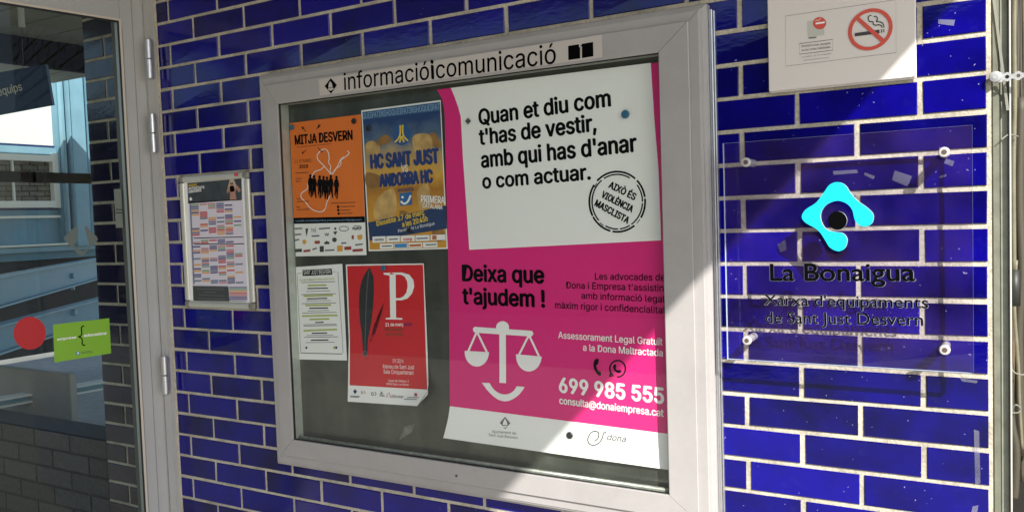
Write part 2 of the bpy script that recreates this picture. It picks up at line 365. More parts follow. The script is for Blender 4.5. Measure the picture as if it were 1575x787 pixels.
# scraps of old tape and smears stuck on the glaze
TAPE = thin_glass('old_tape', (.8, .8, .9), refl_rough=.35, haze=.16, hazecol=(.6, .6, .7), boost=2)
aw = Art(wall, YP(-.0042))
for i, q in enumerate([[(1443, 30), (1469, 31), (1467, 40), (1443, 37)], [(1376, 262), (1403, 271), (1396, 287), (1372, 277)], [(1281, 263), (1318, 261), (1320, 266), (1282, 269)],
          [(1455, 244), (1468, 248), (1465, 256), (1452, 251)], [(1196, 376), (1208, 368), (1210, 384), (1200, 388)], [(1498, 660), (1506, 662), (1508, 742), (1500, 744)],
          [(1496, 778), (1505, 776), (1503, 787), (1494, 787)], [(1476, 580), (1504, 585), (1502, 589), (1480, 586)], [(1446, 270), (1456, 268), (1455, 272), (1444, 274)], [(1330, 265), (1346, 271), (1343, 276), (1329, 269)]]):
    aw.rect('tape_remnant', q[0], q[1], q[2], q[3], TAPE, 1)
# ---------------------------------------------------------------- canopy overhead (casts the slanting shade)
SOFFIT = M('dark_soffit', (.35, .34, .30), .7, noise=.15, nscale=6)
cpy = empty('entrance_canopy', (0, -1.5, 2.95), 'flat roof canopy whose edge throws the slanting shade across the tiled wall', 'canopy')
zc = 2.95; xe = 2.393+(zc-1.859)/1.07
B().box(-3.4, xe, -3.3, -.001, zc, zc+.2).build('roof_slab', SOFFIT, cpy)
b = B(); b.box(-3.2, -3.05, -3.2, -3.05, .0, zc); b.build('post', DOORALU, cpy)
# ================================================================ NOTICEBOARD
nb = empty('noticeboard_case', (1.2, 0, .71), 'large aluminium framed glass noticeboard case lettered across its top rail', 'noticeboard')
X0, X1, Z0, Z1 = .466, 1.931, .711, 1.978; YF = -.05
ix0, ix1, iz0, iz1 = .560, 1.819, .8055, 1.876
def rail(name, outer, inner, prof, mat, parent):
    """mitred four-piece frame. outer/inner = (x0,x1,z0,z1); prof = list of (t 0..1 from outer to inner, y)"""
    ox0, ox1, oz0, oz1 = outer; a0, a1, c0, c1 = inner
    def P(t, y, cx, cz):
        x = (ox0+(a0-ox0)*t) if cx == 0 else (ox1+(a1-ox1)*t); z = (oz0+(c0-oz0)*t) if cz == 0 else (oz1+(c1-oz1)*t); return Vector((x, y, z))
    g = .0006
    for (cA, cB) in (((0, 1), (1, 1)), ((1, 0), (0, 0)), ((0, 0), (0, 1)), ((1, 1), (1, 0))):
        v = []; f = []
        for t, y in prof:
            p, q = P(t, y, *cA), P(t, y, *cB); d = (q-p).normalized(); v += [p+d*g, q-d*g]
        n = len(prof)
        for k in range(n): 
            a = 2*k; c = 2*((k+1) % n); f.append([a, a+1, c+1, c])
        f.append([2*k for k in range(n)][::-1]); f.append([2*k+1 for k in range(n)])
        meshobj(name, v, f, mat, parent)
# outer fixed frame, stepped, and the raised hinged panel
rail('outer_rail', (X0, X1, Z0, Z1), (X0+.040, X1-.040, Z0+.040, Z1-.040), [(0, -.001), (0, -.030), (.06, -.034), (.22, -.036), (.26, -.042), (.36, -.043), (.40, -.0455), (1, -.0455), (1, -.001)], ALU, nb)
rail('panel_rail', (X0+.0385, X1-.0385, Z0+.0385, Z1-.0385), (ix0, ix1, iz0, iz1), [(0, -.0465), (0, -.051), (.02, -.0525), (.97, -.0525), (1, -.0515), (1, -.0465)], ALU, nb)
rail('gasket', (ix0-.004, ix1+.004, iz0-.004, iz1+.004), (ix0+.0025, ix1-.0025, iz0+.0025, iz1-.0025), [(0, -.0462), (0, -.0400), (1, -.0400), (1, -.0462)], BLACK, nb)
rail('case_side', (ix0-.012, ix1+.012, iz0-.014, iz1+.012), (ix0+.0015, ix1-.0015, iz0-.002, iz1), [(0, -.0395), (1, -.0395), (1, -.0045), (0, -.0045)], BOARDSIDE, nb)
bt = BACKB.node_tree; pbs = bt.nodes['Principled BSDF']; gg = bt.nodes.new('ShaderNodeNewGeometry'); vm = bt.nodes.new('ShaderNodeVectorMath'); vm.operation = 'MULTIPLY'; vm.inputs[1].default_value = (7, 1, .5); bt.links.new(gg.outputs['Position'], vm.inputs[0])
nn_ = bt.nodes.new('ShaderNodeTexNoise'); nn_.inputs['Scale'].default_value = 1.3; nn_.inputs['Detail'].default_value = 3; bt.links.new(vm.outputs[0], nn_.inputs['Vector']); rr_ = bt.nodes.new('ShaderNodeMapRange'); rr_.inputs['From Min'].default_value = .35; rr_.inputs['From Max'].default_value = .65; rr_.inputs['To Min'].default_value = .82; rr_.inputs['To Max'].default_value = 1.25; bt.links.new(nn_.outputs['Fac'], rr_.inputs['Value'])
sc_ = bt.nodes.new('ShaderNodeVectorMath'); sc_.operation = 'SCALE'; bt.links.new(pbs.inputs['Base Color'].links[0].from_socket, sc_.inputs[0]); bt.links.new(rr_.outputs[0], sc_.inputs['Scale']); bt.links.new(sc_.outputs[0], pbs.inputs['Base Color'])  # soft vertical reflection bands painted into the backboard colour
B().box(ix0-.02, ix1+.02, -.0060, -.0045, iz0-.02, iz1+.02).build('back_panel', BACKB, nb)
B().quad((ix0, -.0445, iz0), (ix1, -.0445, iz0), (ix1, -.0445, iz1), (ix0, -.0445, iz1)).build('glass_pane', GLASS, nb)
b = B(); b.box(X1+.0008, X1+.0085, -.020, -.001, Z0-.02, Z1-.012, .0008); b.box(X1+.0095, X1+.0125, -.012, -.001, Z0-.02, Z1-.014, .0006); b.build('hinge_strip', SILVER, nb)
# rolled lower ledge and its sunny lip inside the case
b = B(); b.tube([(ix0+.01, -.030, iz0+.004), (ix1-.01, -.030, iz0+.004)], .0055, 10); b.build('inner_ledge', M('ledge_metal', (.42, .43, .38), .35, metal=.6, noise=.3, nscale=50), nb, True)
b = B(); pa = YP(YF-.003).un(702, 731); b.tube([(pa.x, -.0528, pa.z), (pa.x, -.0545, pa.z)], .0030, 12); b.build('lock_hole', BLACK, nb)
pa = at(400.5, 134, -.037); b = B(); b.tube([(pa.x, -.0455, pa.z), (pa.x, -.0468, pa.z)], .0028, 10); b.build('screw_hole', BLACK, nb); b = B(); pa = at(424, 702, -.05); b.tube([(pa.x-.006, -.0455, pa.z), (pa.x-.006, -.047, pa.z)], .0032, 10); b.build('screw_hole', BLACK, nb)
# header label on the top rail
hl = Art(nb, YP(-.0526))
LABEL = M('header_label', (.50, .46, .415), .4)
hl.rect('header_label', (490, 122.5), (926, 53.5), (926.5, 88.5), (492, 147.5), LABEL, 1)
hl.text('informació', (529.5, 138.8), (660.5, 122.3), 25.5, INK, .006, 2, res=4)
hl.text('i', (663.5, 121.8), (668.5, 121.0), 27.5, INK, .035, 2)
hl.text('comunicació', (671, 121.2), (855.5, 97.5), 27.5, INK, .006, 2, res=4)
hl.polys('crest', [[(509, 120.5), (518.5, 131), (509.5, 144.5), (499.5, 133)]], INK, 2)
hl.polys('crest_bell', [[(508.3, 125), (511, 129), (512, 134.5), (505.5, 135.5), (506, 129)], [(505, 136.5), (513, 135.2), (513.4, 137.5), (509, 140), (504.8, 138.6)]], LABEL, 3)
hl.polys('logo', [[(874, 71), (890.8, 68.4), (890.8, 73), (892.5, 73), (892.5, 90.2), (874.3, 92.8)], [(895, 67.8), (912.5, 65), (912.8, 87), (895.3, 89.8), (895.2, 71.5), (893, 71.6), (893, 70), (895, 69.8)]], INK, 2)
def magnet(px, py, y, r, mat, label, square=False, lay_=0):
    p = at(px, py, y)
    o = empty('magnet', (p.x, y, p.z), label, 'magnet', 'magnets holding the posters') if False else None
    bm = B()
    if square: bm.bar((p.x, y-.0006, p.z), (p.x, y-.004, p.z), (r*.75, 0, r*.65), (-r*.65, 0, r*.75))
    else:
        ks = [(0, .92), (.0005, 1), (.004, 1), (.0055, .85), (.006, .5)]
        bm.tube([(p.x, y-.0008-d, p.z) for d, _ in ks], [r*q for _, q in ks], 24)
    me = bm.build('magnet', mat, smooth=False); tag(me, label, 'magnet'); return me
YB = -.0075
# ---------------------------------------------------------------- orange race poster
t5 = Zm(430, 140, 3.026); t6 = Zm(430, 390, 3.026)
def bul1(p): return .0012+.0018*math.sin((p.x-.56)*9)**2
op = empty('race_poster', at(510, 290, YB), 'orange half marathon poster with black running figures, upper left in the case', 'poster')
a = Art(op, YP(YB, bul1), t5)
a.sheet('paper', [(47, 150), (75, 769)], [(378, 109), (405, 763)], WHITE, 0)
a.sheet('orange_field', [(47, 150), (66, 590)], [(378, 109), (397, 583)], ORANGE, 1)
a.sheet('black_strip', [(66, 590), (67, 618)], [(397, 583), (398, 611)], INK, 2, ny=2)
a.text('MITJA DESVERN', (72, 250), (342, 226), 42, INK, .03, 3)
a.strokes('rule_line', [[(80, 262), (240, 246)]], 3, M('dark_orange', (.3, .06, .01), .6), 3)
BRN = M('brown_print', (.22, .06, .015), .6)
a.text("21 D'ABRIL", (70, 335), (153, 330), 15, BRN, 0, 3, res=2); a.text('2018', (94, 360), (134, 357), 15, INK, .03, 3, res=2)
a.strokes('small_print', [[(74, 382), (134, 379)], [(76, 408), (104, 407)], [(76, 421), (100, 420)], [(80, 502), (98, 501)], [(80, 515), (140, 513)], [(80, 540), (96, 540)], [(82, 552), (140, 550)], [(240, 522), (355, 518)], [(284, 538), (352, 536)], [(284, 555), (330, 554)], [(284, 570), (340, 568)]], 4, BRN, 3)
a.strokes('route_line', [smooth_loop([(240, 388), (222, 365), (205, 345), (180, 320), (178, 295), (205, 270), (225, 280), (232, 310), (230, 335), (240, 350), (236, 370), (246, 385), (262, 362), (285, 345), (287, 322), (303, 310), (325, 290), (316, 278)], 3, False),
    smooth_loop([(210, 350), (192, 366), (165, 375), (150, 400), (132, 430), (130, 455), (104, 474), (102, 495), (120, 515), (145, 545), (175, 560), (200, 560), (215, 545), (220, 520), (232, 495), (234, 470)], 3, False), smooth_loop([(246, 388), (270, 352), (284, 322), (300, 305)], 3, False)], 3.4, WHITE, 3)
run = []
for i, (x, y, sc) in enumerate([(145, 395, 1.0), (162, 398, 1.05), (188, 400, 1.0), (206, 402, 1.08), (222, 405, 1.02), (240, 398, 1.05), (266, 402, 1.0)]):
    k = 1 if i % 2 else -1
    run.append([(x-3, y+8), (x-6, y+2), (x-5, y-5), (x, y-8), (x+5, y-5), (x+6, y+2), (x+3, y+8), (x+8, y+10), (x+13, y+34), (x+11, y+50), (x+8, y+38), (x+9, y+60), (x+8+3*k, y+100), (x+3+3*k, y+100), (x, y+66), (x-4, y+84), (x-6-4*k, y+96), (x-9, y+80), (x-8, y+56), (x-8, y+38), (x-12, y+50), (x-12, y+30), (x-8, y+10)])
a.polys('running_figure', run, INK, 4)
a.strokes('arrow', [[(108, 170), (124, 190)], [(105, 166), (108, 180)], [(115, 165), (108, 176)], [(188, 160), (172, 178)], [(192, 158), (182, 172)], [(186, 154), (180, 168)], [(124, 275), (108, 292)], [(180, 264), (200, 286)], [(110, 280), (106, 294)], [(192, 284), (202, 282)]], 3, INK, 4)
a.polys('social_icon', [[(268, 533), (278, 532), (279, 544), (269, 545)], [(269, 549), (279, 548), (280, 559), (270, 560)], [(271, 565), (281, 564), (281, 575), (271, 576)]], INK, 3)
a.text('runedia.mundodeportivo.com/carrera/mitjadesvern', (74, 608), (385, 603), 9, PALEB, 0, 4, res=1)
a.text('ventós', (70, 645), (107, 643), 10, INK, .02, 2, res=2); a.text('isj', (150, 655), (170, 653), 20, DKG, 0, 2, res=2); a.text('W', (211, 675), (231, 673), 13, INK, .02, 2, res=2)
a.polys('sponsor_logo', [[(121, 640), (134, 638), (131, 655), (127, 678), (122, 655)], a.circ((260, 640), 5, 6), [(250, 655), (270, 652), (262, 668), (258, 668)], a.circ((256, 692), 11, 11, 14), [(208, 705), (220, 697), (234, 704), (232, 712), (210, 713)], [(187, 722), (206, 720), (207, 748), (188, 749)], [(74, 735), (104, 733), (105, 748), (75, 750)]], DKG, 2)
a.polys('sponsor_logo', [a.circ((116, 702), 9, 11, 14), [(268, 720), (294, 718), (295, 745), (269, 746)], [(362, 672), (384, 666), (386, 684), (376, 694), (364, 688)]], M('amber_print', (.7, .35, .05), .5), 2)
a.polys('sponsor_logo', [[(164, 697), (188, 696), (188, 710), (164, 711)], [(302, 724), (334, 722), (335, 738), (302, 740)], [(340, 736), (388, 733), (389, 745), (340, 748)], [(336, 672), (346, 670), (346, 690), (336, 688)], [(112, 740), (144, 736), (144, 746), (112, 750)]], M('dull_red_print', (.35, .05, .04), .5), 2)
a.strokes('sponsor_text', [[(184, 641), (236, 637)], [(338, 640), (382, 636)], [(72, 668), (102, 666)], [(150, 675), (186, 673)], [(352, 716), (388, 712)], [(212, 742), (256, 739)], [(154, 738), (174, 730)], [(288, 708), (312, 706)], [(72, 695), (92, 690)]], 7, GREYP, 2)
a.strokes('sponsor_ring', [a.circ((300, 640), 22, 11, 18), a.circ((355, 636), 10, 10, 12), a.circ((372, 636), 9, 9, 12)], 3, DKG, 2, True)
# ---------------------------------------------------------------- hockey poster
def grad_mat():
    m = bpy.data.materials.new('hockey_print'); m.use_nodes = True; t = m.node_tree; L = t.links.new; bs = t.nodes['Principled BSDF']; bs.inputs['Roughness'].default_value = .4
    g = t.nodes.new('ShaderNodeNewGeometry'); sp = t.nodes.new('ShaderNodeSeparateXYZ'); L(g.outputs['Position'], sp.inputs[0])
    mr = t.nodes.new('ShaderNodeMapRange'); mr.inputs['From Min'].default_value = 1.40; mr.inputs['From Max'].default_value = 1.85; L(sp.outputs['Z'], mr.inputs['Value'])
    n = t.nodes.new('ShaderNodeTexNoise'); n.inputs['Scale'].default_value = 17; n.inputs['Detail'].default_value = 5; L(g.outputs['Position'], n.inputs['Vector'])
    ad = t.nodes.new('ShaderNodeMath'); ad.operation = 'MULTIPLY_ADD'; ad.inputs[1].default_value = .26; L(n.outputs['Fac'], ad.inputs[0]); L(mr.outputs[0], ad.inputs[2])
    cr = t.nodes.new('ShaderNodeValToRGB'); L(ad.outputs[0], cr.inputs[0]); e = cr.color_ramp.elements
    e[0].position = .1; e[0].color = (.62, .30, .03, 1); e[1].position = 1.1 if False else 1.0; e[1].color = (.012, .045, .15, 1)
    for p, c in ((.42, (.60, .29, .03, 1)), (.55, (.38, .16, .02, 1)), (.66, (.66, .36, .05, 1)), (.76, (.42, .30, .14, 1)), (.86, (.10, .15, .22, 1))): q = e.new(p); q.color = c
    L(cr.outputs[0], bs.inputs['Base Color']); return m
hp = empty('hockey_poster', at(625, 270, YB), 'blue and gold roller hockey match poster with a round emblem, beside the orange poster', 'poster')
def bul2(p): return .001+.0012*math.sin((p.x-.8)*14)**2
a = Art(hp, YP(YB, bul2), t5)
a.sheet('paper', [(380, 91), (415, 745)], [(750, 43), (783, 734)], WHITE, 0)
a.sheet('printed_field', [(386, 98), (420, 738)], [(747, 51), (777, 728)], grad_mat(), 1)
BAND = M('poster_blue', (.03, .10, .24), .5)
a.sheet('top_band', [(386, 98), (388, 135)], [(747, 51), (749, 92)], BAND, 2, ny=2)
a.text('QUEIPATINSHOQUEIPATINSHOQUEIPAT', (388, 130), (748, 86), 26, PALEB, .01, 3, res=2)
FIG = M('shadow_figures', (.30, .15, .035), .5, noise=.3, nscale=30); FIG2 = M('light_figures', (.56, .35, .12), .5, noise=.3, nscale=30)
a.polys('player_figure', [smooth_loop(q, 4) for q in [[(402, 250), (425, 232), (450, 240), (468, 262), (465, 300), (440, 330), (410, 300)], [(620, 215), (655, 198), (700, 205), (712, 250), (700, 300), (650, 300), (625, 270)], [(455, 500), (530, 455), (545, 560), (500, 600), (440, 590)], [(640, 470), (690, 430), (700, 520), (660, 560)], [(440, 612), (500, 600), (470, 660), (430, 655)]]], FIG2, 2)
a.polys('player_figure', [smooth_loop(q, 4) for q in [[(700, 205), (722, 195), (752, 240), (754, 262), (716, 258)], [(450, 240), (475, 212), (500, 205), (520, 232), (470, 256)], [(560, 560), (600, 570), (605, 640), (570, 650)], [(700, 560), (760, 640), (770, 690), (720, 690)], [(405, 380), (480, 400), (500, 440), (412, 450)]]], FIG, 2)
a.polys('round_emblem', [a.circ((570, 203), 42, 50, 32)], M('emblem_blue', (.02, .09, .25), .4), 3)
a.strokes('emblem_mark', [smooth_loop([(563, 160), (563, 200), (552, 225), (538, 238)], 3, False), smooth_loop([(574, 158), (575, 198), (586, 220), (600, 232)], 3, False), [(568, 210), (560, 240)], [(570, 210), (580, 238)]], 7, YELL, 4)
DB = M('title_blue', (.015, .04, .17), .4)
for dx, mt, ly in ((3.5, M('title_gold', (.6, .36, .04), .5), 4), (0, DB, 5)):
    a.text('HC SANT JUST', (424+dx, 361+dx), (746+dx, 334+dx), 62, mt, .05, ly, res=2)
    a.text('ANDORRA HC', (466+dx, 446+dx), (718+dx, 424+dx), 56, mt, .05, ly, res=2)
a.text('VS', (570, 378), (600, 375), 32, WHITE, .01, 6)
a.polys('hockey_logo', [[(560, 476), (616, 469), (619, 528), (563, 535)]], M('logo_blue', (.02, .13, .35), .4), 4)
a.strokes('hockey_logo_mark', [smooth_loop([(566, 512), (580, 524), (598, 515), (612, 485)], 4, False)], 9, WHITE, 5); a.polys('hockey_logo_ball', [a.circ((574, 494), 6)], WHITE, 5)
a.text('SHOQUEIQ', (552, 470), (626, 462), 13, DB, .02, 4, res=1)
a.sheet('diagonal_band', [(413, 612), (421, 696)], [(776, 532), (779, 640)], M('band_navy', (.015, .04, .12), .5), 4, ny=3)
a.text('Dissabte 17 de març', (455, 628), (677, 574), 23, YELL, .02, 6); a.text('a les 20:45h', (574, 633), (693, 604), 25, YELL, .02, 6); a.text('Pavelló de La Bonaigua', (555, 658), (723, 622), 15, WHITE, 0, 6, res=2)
a.text('PRIMERA', (659, 517), (770, 524), 32, WHITE, .02, 6); a.text('CATALANA', (667, 541), (760, 551), 20, WHITE, .02, 6, res=2)
a.polys('sponsor_box', [[(434, 677), (495, 675), (496, 703), (435, 706)], [(499, 675), (561, 673), (562, 701), (500, 703)], [(565, 673), (630, 671), (631, 698), (566, 701)], [(634, 671), (699, 669), (700, 696), (635, 698)], [(704, 669), (773, 667), (774, 692), (705, 695)],
    [(468, 710), (531, 708), (532, 732), (469, 734)], [(535, 708), (597, 706), (598, 730), (536, 732)], [(601, 706), (665, 704), (666, 728), (602, 730)], [(669, 704), (736, 702), (737, 725), (670, 728)]], WHITE, 5)
a.text('ventós', (443, 697), (487, 695), 11, INK, .02, 6, res=2); a.text('corp', (579, 696), (620, 694), 13, RED, .04, 6, res=2)
a.strokes('sponsor_text', [[(512, 690), (552, 688)], [(640, 686), (692, 684)], [(478, 722), (524, 720)], [(682, 716), (732, 713)]], 6, GREYP, 6)
a.polys('sponsor_logo', [[(538, 711), (594, 709), (595, 727), (539, 729)]], M('sky_print', (.05, .25, .55), .5), 6)
a.polys('sponsor_logo', [[(712, 672), (732, 671), (733, 690), (713, 692)], [(606, 714), (660, 711), (661, 722), (607, 724)]], M('rust_print', (.5, .14, .03), .5), 6)
# ---------------------------------------------------------------- white programme sheet
lp = empty('programme_sheet', at(495, 480, YB), 'white programme sheet with green headings and black title bar, lower left in case', 'notice')
a = Art(lp, YP(YB, lambda p: .001), t6)
a.sheet('paper', [(75, 62), (91, 491)], [(292, 47), (314, 496)], WHITE, 0, nx=4, ny=4)
a.polys('title_bar', [[(107, 76), (243, 69), (246, 97), (108, 104)]], INK, 1)
a.text('SANT JUST DESVERN', (113, 98), (240, 92), 19, WHITE, .0, 2, res=2)
a.strokes('border_line', [[(82, 92), (104, 90)], [(82, 92), (98, 455), (106, 460), (290, 465), (296, 458), (272, 84), (248, 84)], [(92, 462), (292, 467)]], 2, GREYP, 1)
a.strokes('rule_line', [[(100, 134), (258, 130)], [(102, 190), (262, 186)], [(104, 232), (264, 228)], [(106, 276), (266, 272)], [(112, 336), (268, 333)], [(116, 388), (272, 386)]], 2.6, DKG, 1)
a.text('PLA DE FORMACIÓ PER A ENTITATS', (94, 128), (256, 121), 9, OLIVE, .01, 1, res=1)
a.strokes('green_heading', [[(132, 148), (218, 146)], [(112, 197), (248, 193)], [(120, 240), (240, 238)], [(105, 290), (270, 286)], [(140, 306), (232, 303)], [(112, 358), (268, 352)]], 8, OLIVE, 1)
a.strokes('text_line', [[(130, 162), (226, 160)], [(128, 210), (222, 207)], [(138, 254), (226, 252)], [(166, 320), (206, 318)], [(150, 370), (222, 368)], [(146, 402), (228, 401)]], 5, INK, 1)
a.strokes('small_print', [[(124, 176), (236, 172)], [(124, 220), (238, 217)], [(132, 266), (230, 263)], [(112, 330), (266, 327)], [(126, 380), (250, 378)], [(122, 413), (256, 411)]], 2.6, GREYP, 1)
a.polys('logo', [[(250, 431), (259, 430), (260, 442), (251, 443)]], OLIVE, 1); a.polys('logo', [[(260, 430), (268, 430), (269, 442), (261, 442)], [(125, 430), (131, 436), (125, 444), (119, 437)]], NAVY, 1)
# ---------------------------------------------------------------- red poetry poster
rp = empty('poetry_poster', at(595, 510, YB), 'red poetry day poster with a black quill feather and a large white serif P', 'poster')
def bul3(p):
    c = at(655, 600, YB); d = max(0, (p.x-c.x+.06)+(c.z-p.z+.02)); return .001+min(.02, d*d*2.2)
a = Art(rp, YP(YB, bul3), t6)
a.sheet('paper', [(308, 50), (322, 400), (317, 687)], [(671, 45), (690, 480), (693, 630), (640, 708)], WHITE, 0, nx=16, ny=24)
a.sheet('red_field', [(315, 57), (328, 400), (327, 611)], [(668, 51), (682, 480), (688, 631)], RED, 2, nx=16, ny=24)
a.polys('paper_curl', [[(640, 708), (660, 684), (693, 632), (690, 655)]], M('paper_back', (.6, .6, .55), .6), 3)
FEA = M('feather_print', (.02, .02, .022), .5)
a.polys('feather', [smooth_loop([(418, 66), (428, 85), (438, 110), (440, 180), (434, 270), (424, 340), (414, 390), (410, 440), (408, 470), (400, 480), (392, 468), (388, 430), (384, 380), (376, 320), (371, 250), (374, 170), (390, 110)], 3)], FEA, 3)
a.strokes('feather_shaft', [smooth_loop([(416, 80), (406, 200), (402, 320), (399, 420), (399, 478)], 4, False)], 2.5, GREYP, 4)
a.polys('feather_shade', [[(486, 225), (480, 265), (432, 410), (415, 450), (402, 506), (400, 480), (418, 410), (440, 330)]], M('dark_red_print', (.16, .004, .006), .5), 2)
a.strokes('feather_nib', [a.circ((399, 464), 9, 12, 12)], 4, GREYP, 4, True)
bowl = [(540, 100), (575, 100), (592, 118), (598, 150), (592, 185), (575, 205), (541, 207)]
a.polys('letter_p_stem', [[(512, 96), (541, 96), (543, 297), (572, 299), (572, 306), (495, 305), (495, 299), (516, 296), (513, 102), (486, 96), (485, 89), (520, 88)]], WHITE, 3)
outer = [(520, 88), (570, 87), (605, 97), (624, 122), (628, 152), (618, 185), (597, 208), (570, 216), (541, 216)]
inner = [(541, 97), (565, 97), (583, 106), (595, 128), (597, 152), (592, 180), (578, 198), (562, 206), (541, 206)]
a.polys('letter_p_bowl', [[outer[i], outer[i+1], inner[i+1], inner[i]] for i in range(8)], WHITE, 4)
a.text('21 de març', (494, 337), (577, 335), 15, WHITE, .02, 3, res=2); a.text('2018', (581, 336), (617, 335), 14, M('purple_print', (.10, .01, .10), .5), .03, 3, res=2)
a.text('Dia Mundial', (495, 359), (577, 358), 14, BRN, .03, 3, res=2); a.text('de la Poesia', (495, 381), (578, 381), 14, BRN, .03, 3, res=2)
a.text('19.30 h', (527, 506), (577, 508), 18, WHITE, 0, 3, res=2); a.text('Ateneu de Sant Just', (481, 532), (628, 537), 19, WHITE, 0, 3, res=2); a.text('Sala Cinquantenari', (485, 556), (624, 562), 19, WHITE, 0, 3, res=2)
a.text("Carrer de l'Ateneu, 3", (508, 595), (602, 597), 11, WHITE, 0, 3, res=1); a.text('08960 Sant Just Desvern', (498, 609), (612, 614), 10, WHITE, 0, 3, res=1)
a.polys('logo', [[(352, 628), (362, 640), (352, 652), (343, 640)]], NAVY, 3); a.strokes('logo', [[(330, 660), (374, 663)], [(330, 665), (370, 667)], [(466, 654), (488, 656)], [(466, 660), (490, 662)], [(594, 668), (648, 668)], [(580, 675), (640, 677)]], 3, GREYP, 3)
a.strokes('logo', [[(380, 640), (384, 652), (384, 634), (390, 650), (396, 636), (400, 650)], [(502, 668), (500, 655), (512, 644), (516, 662), (522, 670)]], 2.5, M('logo_red', (.4, .03, .03), .5), 3)
a.strokes('logo', [a.circ((434, 651), 6, 7, 10), [(445, 642), (451, 651), (445, 660)], [(476, 640), (476, 652)], [(470, 646), (482, 647)]], 3, DKG, 3); a.polys('logo', [[(628, 647), (641, 648), (641, 662), (628, 661)]], M('logo_red', (.4, .03, .03), .5), 3)
a.text('llibreter', (524, 668), (578, 672), 14, INK, 0, 3, res=2)
# ---------------------------------------------------------------- big magenta poster
pp = empty('legal_aid_poster', at(850, 400, YB), 'large magenta and white legal aid poster with white scales and a round stamp', 'poster')
def bulp(p):
    return bulp0(p)+.0012*math.sin(p.x*11+p.z*3)
def bulp0(p):
    l = max(0, 1.17-p.x); t = max(0, (p.z-1.72)); bt = max(0, 1.02-p.z); return .002+min(.012, l*t*.9+bt*bt*.25*(1+math.sin(p.x*9)*.5))
a = Art(pp, YP(YB, bulp))
a.sheet('paper', [(672, 138), (680, 152), (684, 170), (686, 272), (689.5, 400), (691, 500), (692, 624), (689, 645), (681.7, 673)], [(1032, 94), (1034, 400), (1036, 723)], WHITE, 0, nx=24, ny=32)
a.sheet('magenta_field', [(672, 138), (680, 152), (684, 170), (686, 272), (689.5, 400), (691, 500), (692, 624)], [(1032, 94), (1034, 400), (1036, 667.5)], MAGENTA, 1, nx=24, ny=32)
a.sheet('white_panel', [(693.5, 135.5), (703, 158), (709, 180), (712, 240), (717, 310), (722, 384)], [(1001, 97), (1007, 190), (1013, 260), (1017, 369.5)], WHITE, 2, nx=20, ny=16)
za = Zm(680, 0, 3.577)
for st, A, Bq, h in [('Quan et diu com', (737, 192.5), (940.5, 163), 23.5), ("t'has de vestir,", (737.5, 223), (918.5, 201), 23.5), ("amb qui has d'anar", (740.5, 258), (980.5, 232.5), 24), ('o com actuar.', (742.5, 290), (909.5, 275.5), 21.5)]:
    a.text(st, A, Bq, h, INK, .028, 4, res=3)
zs = Zm(900, 250, 6.558); a2 = Art(pp, a.pl, zs)
def arc(c, rx, ry, a0, a1, n=20): return [(c[0]+rx*math.cos(math.radians(a0+(a1-a0)*k/n)), c[1]+ry*math.sin(math.radians(a0+(a1-a0)*k/n))) for k in range(n+1)]
ringc = (326, 395)
a2.strokes('stamp_ring', [arc(ringc, 281, 303, q0, q1) for q0, q1 in ((-136, -50), (-45, -9), (-6, 32), (52, 100), (104, 150), (152, 214))], 19, INK, 4)
a2.strokes('stamp_ring', [arc(ringc, 254, 275, q0, q1) for q0, q1 in ((-122, -60), (-38, 0), (3, 56), (60, 84), (88, 118), (137, 232))], 14, INK, 4)
a2.strokes('stamp_ring', [arc(ringc, 268, 289, -150, -140, 4), arc(ringc, 262, 282, 122, 132, 4), arc(ringc, 283, 300, 36, 46, 5)], 8, INK, 4)
for st, A, Bq, h in [('AIXÒ ÉS', (232, 248), (500, 382), 78), ('VIOLÈNCIA', (158, 345), (472, 505), 78), ('MASCLISTA', (92, 430), (430, 618), 78)]:
    a2.text(st, A, Bq, h*.95, INK, .035, 4, res=2)
for st, A, Bq, h in [('Deixa que', (711, 431.5), (838, 435), 24), ("t'ajudem !", (711.5, 466.5), (839, 472), 24)]: a.text(st, A, Bq, h, INK, .030, 4, res=3)
for st, A, Bq, h in [('Les advocades de', (915.5, 429.5), (1023, 431.5), 10), ("Dona i Empresa t'assistin", (871.5, 443), (1021, 448), 10), ('amb informació legal', (894.5, 459), (1023, 465), 10), ('màxim rigor i confidencialitat', (854, 473.5), (1024, 482), 10)]: a.text(st, A, Bq, h, INK, .006, 4, res=2)
for st, A, Bq, h, bo in [('Assessorament Legal Gratuït', (859, 519.5), (1019.5, 530.5), 10, .012), ('a la Dona Maltractada', (897, 538.5), (1020, 547.5), 10, .012), ('699 985 555', (860, 602), (1022, 620), 22, .03), ('consulta@donaiempresa.cat', (860.5, 620), (1021, 640), 10.5, .02)]: a.text(st, A, Bq, h, WHITE, bo, 4, res=3)
zc4 = Zm(680, 380, 3.577); a3 = Art(pp, a.pl, zc4)
a3.polys('scales_icon', [[(316, 440), (352, 442), (353, 746), (317, 744)], [(182, 437), (182, 469), (492, 490), (496, 459)], a3.circ((334, 440), 36, 34, 24), a3.circ((186, 452), 15, 16, 14), a3.circ((488, 474), 15, 16, 14)], WHITE, 4)
a3.strokes('scales_chain', [[(190, 470), (145, 572)], [(196, 470), (248, 576)], [(476, 488), (424, 592)], [(482, 488), (534, 598)]], 11, WHITE, 4)
a3.polys('scales_pan', [[(126, 568), (261, 576)]+arc((193, 575), 67, 80, 5, 178), [(407, 587), (550, 600)]+arc((479, 598), 70, 84, 5, 182)], WHITE, 5)
a4 = Art(pp, a.pl, Zm(680, 567, 3.577))
sm_o = arc((337, 60), 120, 118, 14, 172, 18); sm_i = arc((340, 60), 86, 84, 24, 160, 18)
